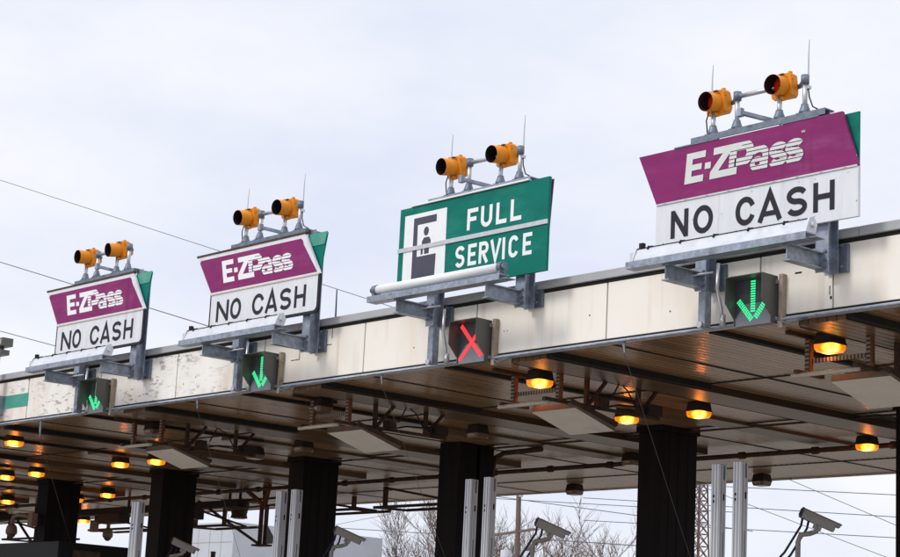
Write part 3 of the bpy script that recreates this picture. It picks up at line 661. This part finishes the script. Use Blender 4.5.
# ------------------------------------------------------------------ ceiling lamps
def make_lamp(lit, label, loc):
    t = thing('ceiling_lamp', (0, 0, 0), label, 'lamp', 'amber lamps under the canopy' if lit else 'unlit lamps under the canopy')
    def sq(h, z, c): return [(a*(h-(c if k else 0)), b*(h-(0 if k else c)), z) for a, b, k in ((-1,-1,1),(1,-1,1),(1,-1,0),(1,1,0),(1,1,1),(-1,1,1),(-1,1,0),(-1,-1,0))]
    def loft(m, rings):
        V = [[m.b.verts.new(p) for p in r] for r in rings]; n = 8
        m.b.faces.new(V[0]); m.b.faces.new(V[-1])
        for A, B in zip(V, V[1:]):
            for i in range(n): m.b.faces.new((A[i], A[(i+1) % n], B[(i+1) % n], B[i]))
    m = MB(); loft(m, [sq(.16, 0, .02), sq(.175, -.03, .03), sq(.195, -.17, .03), sq(.205, -.175, .03), sq(.205, -.19, .03)]); m.build('housing', HOUS, t)
    m = MB(); loft(m, [sq(.19, -.191, .03), sq(.185, -.26, .03), sq(.165, -.305, .035)]); m.build('lens', LENS if lit else OFFLENS, t)
    if lit:
        pl = bpy.data.lights.new('lamp_glow', 'POINT'); pl.energy = 4.0; pl.color = (1, .19, .02); pl.shadow_soft_size = .06
        po = bpy.data.objects.new('lamp_glow', pl); COL.objects.link(po); po.parent = t; po.location = (0, 0, -.40)
    if not lit:
        MB().prism([(-.10, -.192, -.265), (.12, -.192, -.265), (.12, -.194, -.205), (-.10, -.194, -.205)], (0, -.004, 0)).build('reflector', PALELENS, t)
    t.location = loc; t.scale = (.88, .88, .86)
    return t
LIT = [((-16.46, 21.24, 5.02), 'lit amber lamp at the right, hanging just behind the nearest green arrow signal'),
       ((-22.29, 21.31, 5.02), 'lit amber lamp near the canopy front, right of the red X signal'),
       ((-23.95, 25.09, 5.02), 'lit amber lamp left of its partner, above the column nearest the right'),
       ((-22.33, 25.19, 5.02), 'lit amber lamp just right of the nearest black column top'),
       ((-22.39, 30.05, 5.02), 'lit amber lamp at the far right, low near the rear edge of the canopy'),
       ((-39.08, 21.17, 5.02), 'lit amber lamp near the canopy front at the far left, under the green stripe'),
       ((-40.50, 24.83, 5.02), 'lit amber lamp, left one of the two above the second column from left'),
       ((-39.03, 24.91, 5.02), 'lit amber lamp beside the white antenna panel of the leftmost frame'),
       ((-46.60, 25.11, 5.02), 'lit amber lamp cut by the left picture edge, above the small ones'),
       ((-44.89, 25.04, 5.02), 'lit amber lamp directly above the leftmost column'),
       ((-53.73, 29.07, 5.02), 'small lit amber lamp at the left edge, left of the leftmost column'),
       ((-48.20, 29.22, 5.02), 'small lit amber lamp between the two leftmost columns'),
       ((-50.66, 29.66, 5.02), 'small lit amber lamp half hidden at the leftmost column side'),
       ((-57.80, 34.20, 5.02), 'tiny lit amber lamp low behind a dome camera, between the leftmost columns'),
       ((-60.06, 32.37, 5.02), 'tiny lit amber lamp lowest in the left corner')]
l0 = make_lamp(True, LIT[0][1], LIT[0][0])
for loc, lab in LIT[1:]: copy_tree(l0, loc, lab)
UN = [((-28.10, 21.37, 5.02), 'unlit lamp near the front edge below the right end of the middle purple sign'),
      ((-28.18, 25.31, 5.02), 'unlit dark lamp above the column with the slot'),
      ((-34.10, 33.94, 5.02), 'unlit dark lamp at the rear edge above the bare tree and utility pole'),
      ((-28.43, 29.98, 5.02), 'unlit dark lamp half hidden behind the nearest column'),
      ((-34.12, 21.67, 5.02), 'unlit lamp between the hangers of the leftmost antenna frame'),
      ((-33.53, 25.09, 5.02), 'unlit dark lamp above the third column from the left'),
      ((-35.67, 25.34, 5.02), 'unlit dark lamp at the rear end of the leftmost antenna frame'),
      ((-28.34, 34.15, 5.02), 'unlit dark lamp at the rear edge right of the silver posts')]
u0 = make_lamp(False, UN[0][1], UN[0][0])
for loc, lab in UN[1:]: copy_tree(u0, loc, lab)

# ------------------------------------------------------------------ antenna frames
def antenna_frame(label):
    t = thing('antenna_frame', (-22.0, 22.5, 4.1), label, 'antenna frame', 'antenna frames under the canopy')
    zt, zb = ZC-.03, 4.49
    xa, xb = -22.80, -21.76
    r = MB().bar((xa, 20.75, zt), (xa, 21.75, zt), .06, .05).bar((xb, 20.9, zt-.01), (xb, 23.9, zt-.01), .06, .05); r.build('top_rail', RUSTB, t)
    for xx in (xa, xb):
        MB().box(xx-.035, xx+.035, 21.19, 21.225, zb, zt-.03).build('hanger', PERF, t)
        MB().box(xx+.036, xx+.062, 21.19, 21.26, zb, zt-.03).build('hanger_web', RUST, t)
    for y in (21.85, 23.05):
        MB().box(xb-.035, xb+.035, y-.03, y+.03, zb, zt-.035).bar((xb, y+.45, zt-.05), (xb, y+.05, zb+.02), .05, .05).build('rear_hanger', RUSTB, t)
    b = MB().bar((xa, 20.95, zb-.01), (xa, 21.55, zb-.01), .07, .05).bar((xb, 20.9, zb-.01), (xb, 23.55, zb-.01), .07, .05); b.build('lower_rail', RUSTB, t)
    MB().tube([(xa-.12, 21.02, zb-.055), (xb-.02, 21.02, zb-.055)], .034, 8).build('front_tube', PALEB, t)
    MB().box(xa, xb, 21.232, 21.262, 4.63, 4.69).build('cross_strut', PERFX, t)
    # white panel tilted so the back edge is lower
    p0 = [(-22.53, 21.38, 4.37), (-21.53, 21.38, 4.37), (-21.53, 22.28, 4.11), (-22.53, 22.28, 4.11)]
    MB().poly(p0[::-1]).build('panel_face', PANEL, t)
    nrm = Vector((0, .278, .96))
    MB().prism([Vector(p)+nrm*.004 for p in p0], nrm*.10).build('panel_back', PANELS, t)
    MB().bar((-21.55, 21.3, 4.47), (-21.50, 22.3, 4.22), .05, .07).bar((-22.1, 21.7, 4.48), (-22.1, 22.1, 4.28), .05, .05).build('panel_bracket', RUSTB, t)
    MB().box(xb-.12, xb+.12, 23.2, 23.52, zb+.02, zb+.19, .01).build('equipment_box', HOUS, t)
    MB().box(xb-.08, xb+.08, 22.1, 22.3, zb-.02, zb+.16, .01).build('junction_box', RUSTB, t)
    MB().tube([(xb+.05, 23.4, zb+.2), (xb+.1, 23.3, zb+.1), (xb+.02, 23.2, zb+.05), (xb+.08, 23.1, zb+.12), (xb, 22.6, zb+.1), (xb-.2, 22.0, zb-.05)], .016, 6).tube([(xb, 23.1, zb), (xb-.1, 22.9, zb+.38), (xb+.1, 22.5, zb+.45), (xb, 22.4, zb+.15)], .014, 6).build('cable', CABLE, t)
    return t
f0 = antenna_frame('antenna frame with white tilted panel left of the column nearest right')
base = f0.location.copy()
for dx, lab in ((5.98, 'antenna frame with white tilted panel at the far right edge'), (-5.35, 'antenna frame with white tilted panel in front of the slotted column'),
                (-11.4, 'leftmost antenna frame with white tilted panel, over the second column from left')):
    copy_tree(f0, (base.x+dx, base.y, base.z), lab)
# plain rear frames in silhouette
def rear_frame(x0, x1, y, z, label):
    t = thing('reader_frame', ((x0+x1)/2, y, z), label, 'reader frame', 'dark reader frames at the canopy rear')
    MB().box(x0, x1, y-.04, y+.04, z, z+.07).build('lower_rail', RUSTB, t)
    MB().bar((x0+.3, y+.9, z+.04), (x1+.3, y+.9, z+.04), .08, .07).bar((x0+.1, y, z+.03), (x0+.35, y+.9, z+.03), .07, .06).bar((x1-.3, y, z+.03), (x1, y+.9, z+.03), .07, .06).build('side_rail', RUSTB, t)
    for xx in (x0+.45, x1-.2): MB().box(xx-.05, xx+.05, y-.05, y+.05, z+.07, ZC-.01).build('hanger', RUSTB, t)
    MB().bar((x0+.5, y, ZC-.05), (x1-.3, y+.9, z+.08), .06, .06).build('brace', RUSTB, t)
    return t
rear_frame(-39.9, -36.6, 32.3, 4.45, 'dark reader frame hanging against the sky left of the slotted column')
rear_frame(-51.5, -49.3, 34.2, 4.42, 'dark reader frame right of the second column from left')
rear_frame(-57.6, -54.6, 34.3, 4.48, 'dark reader frame against the sky between the two leftmost columns')
rear_frame(-63.5, -60.0, 34.3, 4.30, 'dark reader frame at the bottom left corner')
rear_frame(-45.2, -42.2, 33.6, 4.62, 'dark reader frame behind the third column from left')
t = thing('cable_tray', (-53, 30.9, 4.5), 'dark cable tray with hangers running level behind the left columns', 'cable tray')
MB().box(-63, -44.0, 30.8, 31.1, 4.52, 4.60).box(-63, -44.0, 30.8, 30.815, 4.601, 4.70).build('tray', DARK, t)
for x in (-61, -58.2, -55.3, -52.6, -49.8, -47.0, -44.6): MB().box(x-.03, x+.03, 30.92, 30.98, 4.601, ZC-.005).build('hanger', RUSTB, t)
for x, a in ((-59.2, .5), (-54.4, .35), (-50.6, .6), (-46.5, .4)): MB().box(x-a, x+a, 30.75, 31.15, 4.24, 4.519, .01).build('junction_box', HOUS, t)
MB().bar((-56.5, 31, 4.5), (-54.9, 31, 3.4), .06, .06).build('strut', RUSTB, t); MB().bar((-54.4, 31, 4.23), (-53.4, 31, 3.3), .06, .06).build('strut', RUSTB, t)
# hanging floodlight and the braced mast
t = thing('hanging_floodlight', (-45.6, 32, 4.0), 'rust brown floodlight hanging on a stem near the canopy rear', 'floodlight')
MB().tube([(-45.6, 32, ZC), (-45.6, 32, 4.82)], .04, 8).box(-46.1, -45.1, 31.7, 32.3, 4.80, 4.86).build('stem', RUSTB, t)
MB().tube([(-45.6, 32, 4.80), (-45.6, 32, 4.72), (-45.6, 32, 4.45), (-45.6, 32, 4.35)], [.26, .28, .22, .25], 8).build('shade', RUSTB, t)
MB().tube([(-45.6, 32, 4.36), (-45.6, 32, 4.33)], [.2, .17], 8).build('glass', OFFLENS, t)
t = thing('braced_mast', (-43.0, 31, 3.6), 'rusty hanging mast with fanned braces and small foot near the third column', 'mast')
MB().box(-43.16, -43.09, 30.95, 31.05, 3.45, 4.55).build('upright', RUSTB, t); MB().box(-42.93, -42.86, 30.95, 31.05, 3.45, 4.55).build('upright', RUSTB, t)
b = MB()
for dx, dy in ((-1.0, 0), (-.35, .2), (.12, 0), (.6, -.3)): b.bar((-43.0, 31, 4.5), (-43.0+dx, 31+dy, ZC), .09, .09)
b.build('fan_brace', RUST, t)
MB().box(-43.3, -42.75, 30.85, 31.15, 3.42, 3.47).build('foot', RUSTB, t)
MB().bar((-46.2, 31, 4.75), (-43.2, 31, 3.5), .06, .06).bar((-44.8, 31, 4.47), (-41.6, 31, 4.55), .05, .05).bar((-44.8, 31.2, 4.70), (-41.6, 31.2, 4.76), .05, .05).build('long_brace', RUSTB, t)
MB().prism([(-42.85, 31.0, 3.48), (-42.35, 31.0, 3.48), (-42.85, 31.0, 4.0)], (0, .02, 0)).build('gusset', SIGPL, t)

# ------------------------------------------------------------------ light curtain posts
def curtain_post(x, y, wd, dp, h, label):
    z0 = -1.45
    t = thing('curtain_post', (x, y, z0), label, 'post', 'silver light curtain posts on the islands')
    p = MB().box(x-wd/2, x+wd/2, y-dp/2, y+dp/2, z0, h, .006)
    for k in (-.30, .12): p.box(x+wd*k-.012, x+wd*k+.012, y-dp/2-.012, y-dp/2+.001, z0+.02, h-.01)
    for k in (-.36, -.05, .36): p.box(x+wd/2-.001, x+wd/2+.014, y+dp*k-.014, y+dp*k+.014, z0+.02, h-.01)
    p.build('profile', ALU, t)
    MB().box(x+wd/2-.0015, x+wd/2+.006, y+dp*.05, y+dp*.16, z0+.1, h-1.05).build('slot', BLACK, t)
    MB().box(x-wd*.12-.014, x-wd*.12+.014, y-dp/2-.007, y-dp/2, h-.60, h-.56).build('fixing', BLACK, t); MB().box(x-wd*.12-.014, x-wd*.12+.014, y-dp/2-.007, y-dp/2, h-.52, h-.48).build('fixing', BLACK, t); MB().box(x+wd/2, x+wd/2+.007, y+.02, y+.05, h-.56, h-.46).build('fixing', BLACK, t)
    MB().box(x+wd/2, x+wd/2+.016, y+dp*.12, y+dp*.30, h-.24, h-.02, .006).build('bracket', GALVD, t)
    return t
for (xa_, xb_, y_), lab, both in (((-19.86, -19.46, 22.9), 'right of the nearest black column', 1), ((-25.42, -24.98, 22.75), 'in front of the slotted column', 1),
                            ((-30.87, -30.44, 22.65), 'in front of the third column from the left', 1), ((-36.30, 0, 22.8), 'left of the second column from left', 0)):
    curtain_post(xa_, y_, .15 if both else .27, .17, 3.56, (f'left silver post of the pair {lab}' if both else f'single silver aluminium post {lab}'))
    if both: curtain_post(xb_, y_+.04, .15, .17, 3.58, f'right silver post of the pair {lab}')

# ------------------------------------------------------------------ surveillance cameras
def cctv(x, y, z, label):
    t = thing('surveillance_camera', (x, y, -1.45), label, 'camera', 'surveillance cameras on lane poles')
    d = Vector((.62, .70, -.37)).normalized(); s_ = d.cross(Vector((0, 0, 1))).normalized(); u = s_.cross(d)
    c = Vector((x, y, z))
    def pt(a, b, e): return c+(d*a+s_*b+u*e*1.3)*.78
    def slab(m, a0, a1, b, e0, e1, bt=None):
        bt = bt or b
        v = [m.b.verts.new(pt(a, bb*sg, e)) for a in (a0, a1) for e, bb, sg in ((e0, b, -1), (e0, b, 1), (e1, bt, 1), (e1, bt, -1))]
        for f in ((0,1,2,3),(7,6,5,4),(0,4,5,1),(1,5,6,2),(2,6,7,3),(3,7,4,0)): m.b.faces.new([v[i] for i in f])
    m = MB(); slab(m, -.40, .36, .085, -.085, .055, .10); m.build('housing', CCTV, t)
    m = MB(); slab(m, -.415, .47, .115, .056, .085, .085); slab(m, -.40, .45, .118, .015, .0555, .118); m.build('sunshield', CCTV, t)
    m = MB(); slab(m, -.44, -.401, .09, -.08, .09); slab(m, -.46, -.441, .06, -.05, .06); m.build('rear_cap', CCTVD, t)
    m = MB(); slab(m, .361, .368, .07, -.07, .05); m.build('window', BLACK, t)
    a = pt(-.02, 0, -.1)
    e1 = c+Vector((-.20, -.25, -.26))
    MB().tube([pt(-.02, 0, -.08), a+Vector((0, 0, -.1)), e1+Vector((.1, .12, .03)), e1, e1+Vector((-.03, -.03, -.12)), (e1.x-.03, e1.y-.03, -1.45)], .045, 10).build('pole', CCTV, t)
    m = MB(); slab(m, -.08, .10, .05, -.16, -.086); m.build('mount', CCTV, t)
    k = pt(-.36, 0, -.06); e = Vector((e1.x-.5, e1.y-.5, e1.z-.60))
    for o_ in (0, .11): MB().tube([k+d*o_, k+d*o_+Vector((-.02, -.02, -.15)), k.lerp(e, .5)+Vector((.05, .05, -.16))+d*o_, e+Vector((.12, .12, -.01))+d*o_, e+d*o_], .02, 8).build('cable', BLUEC, t)
    MB().box(e.x-.1, e.x+.1, e.y-.1, e.y+.1, e.z-.16, e.z+.0).bar((e.x+.05, e.y+.05, e.z-.08), (e1.x-.03, e1.y-.03, e.z-.08), .05, .05).build('junction_box', CCTVD, t)
    return t
cctv(-20.72, 26.5, 3.05, 'grey surveillance camera at the far right against the sky')
cctv(-26.95, 26.25, 3.05, 'grey surveillance camera in front of the bare trees and utility pole')
cctv(-33.1, 26.15, 3.05, 'grey surveillance camera right of the third column from left')
cctv(-40.1, 26.6, 3.0, 'grey surveillance camera in front of the second column from left')
def dome_camera(x, y, z, ax, label):
    t = thing('dome_camera', (ax, y, z), label, 'camera', 'dome cameras on brackets')
    MB().box(ax-.12, ax+.12, y-.2, y-.02, z-.14, z+.22, .01).build('wall_plate', DOMEM, t)
    MB().tube([(ax, y-.15, z+.12), (x+.35, y-.15, z+.2), (x+.05, y-.15, z+.16), (x, y-.15, z+.05), (x, y-.15, z-.1)], .06, 8).build('bracket', DOMEM, t)
    MB().tube([(x, y-.15, z-.05), (x, y-.15, z-.12), (x, y-.15, z-.25), (x, y-.15, z-.33)], [.08, .14, .165, .15], 14).build('housing', DOMEM, t)
    MB().tube([(x, y-.15, z-.33), (x, y-.15, z-.39), (x, y-.15, z-.44)], [.13, .10, .04], 14).build('bubble', CCTVD, t)
dome_camera(-49.05, 26.9, 3.85, -48.0, 'dome camera on a bracket at the front of the leftmost column')
dome_camera(-52.0, 31.8, 4.25, -52.9, 'dome camera on a bracket between the two leftmost columns')

# ------------------------------------------------------------------ toll booth
t = thing('toll_booth', (-40.2, 23.2, -1.45), 'dark toll booth roof at the bottom left corner', 'toll booth')
MB().box(-42.4, -38.55, 22.22, 24.1, 2.15, 2.717, .02).build('roof', BOOTH, t)
MB().box(-41.0, -39.3, 22.5, 23.9, -1.45, 2.149, .01).build('wall', BOOTH, t)
MB().box(-40.8, -39.5, 22.483, 22.502, -.3, 1.2).build('window', CCTVD, t); MB().box(-39.302, -39.283, 22.8, 23.6, -.3, 1.2).build('window', CCTVD, t)
MB().box(-38.549, -38.53, 22.6, 23.3, 2.35, 2.55).build('plaque', RUSTB, t)

# ------------------------------------------------------------------ thin wires tied from the front edge
def wire(pts, r, label, cat, name, m, n=5, group=None):
    P = [Vector(p) for p in pts]
    if len(P) == 2:
        sag = (P[1]-P[0]).length*.004 if cat == 'power line' else 0
        P = [P[0].lerp(P[1], i/10)-Vector((0, 0, sag*4*(i/10)*(1-i/10))) for i in range(11)]
    o = MB().tube(P, r, n).build(name, m); return tag(move_to_base(o), label, cat, group)
HW = [((-19.19, 20.0, 4.82), (-21.39, 24, 2.25), 'thin wire from the front edge running down across the nearest column'),
      ((-24.7, 20.0, 4.82), (-27.47, 24, 2.34), 'thin wire from the front edge left of the red X running to the slotted column'),
      ((-30.1, 20.0, 4.80), (-33.9, 24, 2.2), 'thin wire from the front edge running down behind the third column'),
      ((-35.86, 20.0, 4.62), (-40.82, 24, 2.54), 'thin wire from the front edge running down across the leftmost column')]
for a, b, lab in HW:
    a, b = Vector(a), Vector(b); wire([a, b, b+(b-a)*1.45], .004, lab, 'wire', 'tie_wire', STRING, 5, 'tie wires from the canopy front')

# ------------------------------------------------------------------ background
def through(a, b, s0=.6, s1=.6):
    a, b = Vector(a), Vector(b); d = b-a; return a-d*s0, b+d*s1
PL = [((-96.85, 50, 26.55), (-63.19, 50, 15.84), 'power line high in the left sky passing behind the middle purple sign', .016),
      ((-95.88, 50, 21.69), (-75.12, 50, 15.94), 'power line in the left sky passing behind the farthest purple sign', .024),
      ((-95.09, 50, 17.72), (-89.27, 50, 16.37), 'lowest power line in the left sky, left of the farthest purple sign', .022),
      ((-67.05, 80, 11.07), (-57.9, 80, 10.34), 'uppermost level power line at the right under the canopy', .022),
      ((-70.68, 80, 10.29), (-57.89, 80, 9.25), 'middle level power line at the right under the canopy', .022),
      ((-70.64, 80, 9.10), (-57.89, 80, 8.22), 'lowest level power line at the right under the canopy', .022),
      ((-64.5, 80, 11.38), (-57.89, 80, 8.86), 'steep power line falling to the right of the surveillance camera', .018),
      ((-66.82, 80, 10.05), (-58.78, 80, 7.40), 'steep power line falling just under the far right surveillance camera', .018),
      ((-86.76, 80, 11.34), (-75.11, 80, 9.83), 'power line leaving the utility pole top toward the nearest column', .024),
      ((-84.98, 80, 11.09), (-75.13, 80, 10.34), 'nearly level power line right of the utility pole', .022),
      ((-79.78, 80, 8.48), (-75.05, 80, 8.16), 'low power line behind the camera in front of the trees', .03),
      ((-99.12, 80, 9.66), (-92.42, 80, 9.24), 'power line over the bare tree left of the slotted column', .026),
      ((-101.79, 80, 10.19), (-92.56, 80, 11.06), 'power line rising to the right left of the slotted column', .016)]
for a, b, lab, r in PL:
    lo, hi = (.7, .7)
    if 'left sky' in lab: lo, hi = .5, (1.2 if 'lowest' in lab else .5)
    a2, b2 = through(a, b, lo, hi)
    P = [a2.lerp(b2, i/12) for i in range(13)]
    wire(P, r, lab, 'power line', 'power_line', STRING, 5, 'overhead power lines')
o = thing('utility_pole', (-84.9, 80, -1.6), 'weathered wooden utility pole among the bare trees', 'utility pole')
MB().tube([(-84.75, 80, -1.6), (-85.1, 80, 11.5), (-85.15, 80, 13.2)], [.19, .15, .14], 10).build('shaft', POLEM, o)
MB().bar((-87.1, 80, 9.05), (-83.6, 80, 9.3), .12, .14).build('crossarm', POLEM, o)
for x in (-86.8, -86.0, -84.2, -83.8): MB().tube([(x, 80, 9.2), (x, 80, 9.45)], [.06, .04], 6).build('insulator', PALEW, o)
MB().tube([(-84.85, 79.8, 11.35), (-84.6, 79.8, 11.3)], .09, 6).build('insulator', PALEW, o)
MB().tube([(-85.9, 79.9, 6.9), (-85.9, 79.9, 8.1)], .33, 10).build('transformer', PALEW, o); MB().tube([(-84.0, 79.9, 7.0), (-84.0, 79.9, 8.0)], .26, 10).build('transformer', PALEW, o)
# lattice tower
tw = thing('lattice_tower', (-170, 190, -1.6), 'slim rusty lattice tower beside the nearest black column', 'lattice tower')
def ray_pt(px, py, Y):
    d = r2*((px-450)/F) - u2*((py-278.5)/F) + fw; return d*(Y/d.y)
base_ = ray_pt(698, 557, 190); top_ = ray_pt(696.5, 470, 190)
tb = MB(); H0, H1 = -1.6, top_.z+9
def hw(z): return .42+(top_.z+9-z)*.027
def cx_(z): return base_.x
legs = [(-1,-1),(1,-1),(1,1),(-1,1)]
for a, b in legs: tb.bar((base_.x+a*hw(H0), 190+b*hw(H0), H0), (base_.x+a*hw(H1), 190+b*hw(H1), H1), .15, .15)
z = H0; k = 0
while z < H1-1:
    z2 = min(H1, z+hw(z)*1.7)
    for i in range(4):
        a, b = legs[i], legs[(i+1) % 4]
        tb.bar((base_.x+a[0]*hw(z), 190+a[1]*hw(z), z), (base_.x+b[0]*hw(z2), 190+b[1]*hw(z2), z2), .10, .10)
        tb.bar((base_.x+b[0]*hw(z), 190+b[1]*hw(z), z), (base_.x+a[0]*hw(z2), 190+a[1]*hw(z2), z2), .10, .10)
        tb.bar((base_.x+a[0]*hw(z2), 190+a[1]*hw(z2), z2), (base_.x+b[0]*hw(z2), 190+b[1]*hw(z2), z2), .09, .09)
    z = z2
tw.location = (base_.x, 190, -1.6)
tb.build('lattice', TOWER, tw)
# bare winter trees
def bare_tree(px, py_top, Y, spread, seed, label):
    rnd = random.Random(seed); top = ray_pt(px, py_top, Y); x = top.x; h = top.z+1.6
    t = thing('bare_tree', (x, Y, -1.6), label, 'tree', 'bare winter trees behind the plaza')
    tk, br = MB(), MB()
    def grow(p, d, ln, r, lv):
        n = 4; pts = [p]; dd = d.copy()
        for i in range(n):
            dd = (dd+Vector((rnd.gauss(0, .10), rnd.gauss(0, .10), rnd.gauss(.03, .05)))).normalized(); pts.append(pts[-1]+dd*ln/n)
        rs = [r*(1-.55*i/n) for i in range(n+1)]
        (tk if lv == 0 else br).tube(pts, rs, 6 if lv < 2 else 4, False)
        if lv >= 4: return
        for i in range(1, n+1):
            if lv == 0 and i < 2: continue
            for _ in range((2 if i == n or lv > 2 else rnd.choice((1, 2)))):
                ax = Vector((rnd.gauss(0, 1), rnd.gauss(0, 1), rnd.gauss(.15, .5)))
                nd = (dd*.95+ax.normalized()*rnd.uniform(.4, .8)*spread).normalized(); nd.z = abs(nd.z)*.85+.12
                grow(pts[i], nd.normalized(), ln*rnd.uniform(.5, .72), max(.0135, rs[i]*.58), lv+1)
    grow(Vector((x, Y, -1.6)), Vector((0, 0, 1)), h*.48, .13, 0)
    tk.build('trunk', BARK, t); br.build('crown', BARK, t)
bare_tree(415, 508, 90, .9, 4, 'bare winter tree left of the slotted column')
bare_tree(505, 512, 95, .9, 9, 'bare winter tree directly behind the utility pole')
bare_tree(560, 506, 92, 1.0, 15, 'bare winter tree right of the utility pole, behind the camera')
bare_tree(606, 528, 100, 1.0, 23, 'small bare winter tree just left of the nearest column')
bare_tree(441, 503, 84, .8, 31, 'bare winter tree half hidden by the slotted column')
# pale building far behind
t = thing('pale_building', (-104, 75, -1.6), 'pale grey clad building seen low between the second and third columns', 'building')
MB().box(-108, -100.2, 70, 82, -1.6, 9.3).build('wall', PALEW, t)
s_ = MB()
for i in range(6): s_.box(-107.9+i*1.28, -107.86+i*1.28, 69.985, 69.999, -1.5, 9.2)
s_.box(-107.9, -100.3, 69.985, 69.999, 8.05, 8.1); s_.build('panel_joint', COPING, t)
for x, lab in ((-42.4, 'left of two short dark posts low between the second and third columns'), (-41.2, 'right of two short dark posts low between the second and third columns')):
    o = MB().tube([(x, 28.2, -1.45), (x, 28.2, 2.98)], .06, 8).tube([(x, 28.2, 2.98), (x, 28.2, 3.02)], [.075, .06], 8).build('lane_post', SIGBOX); tag(move_to_base(o), lab, 'post', 'short dark posts')
# lightning mast on the roof and the floodlight at the left picture edge
o = MB().tube([(-26.7, 20.5, 6.0), (-26.72, 20.5, 6.74)], [.02, .012], 6).build('roof_mast', STRING); tag(move_to_base(o), 'short thin mast on the roof edge right of the middle purple sign', 'mast')
fl = thing('pole_floodlight', (-37.6, 19.75, 5.0), 'dark floodlight on a pole cut by the left picture edge', 'floodlight')
MB().box(-37.66, -37.54, 19.69, 19.81, 5.0, 6.5).box(-37.7, -37.5, 19.81, 19.985, 5.2, 5.6).build('pole', GALV, fl)
MB().box(-37.6, -37.12, 19.6, 19.86, 6.62, 6.80, .01).box(-37.55, -37.2, 19.62, 19.84, 6.44, 6.55, .01).box(-37.45, -37.35, 19.68, 19.78, 6.5, 6.7).build('head', SIGBOX, fl)
MB().box(-37.4, -37.15, 19.58, 19.60, 6.65, 6.76).build('glass', PALELENS, fl)
S.cycles.max_bounces = 8
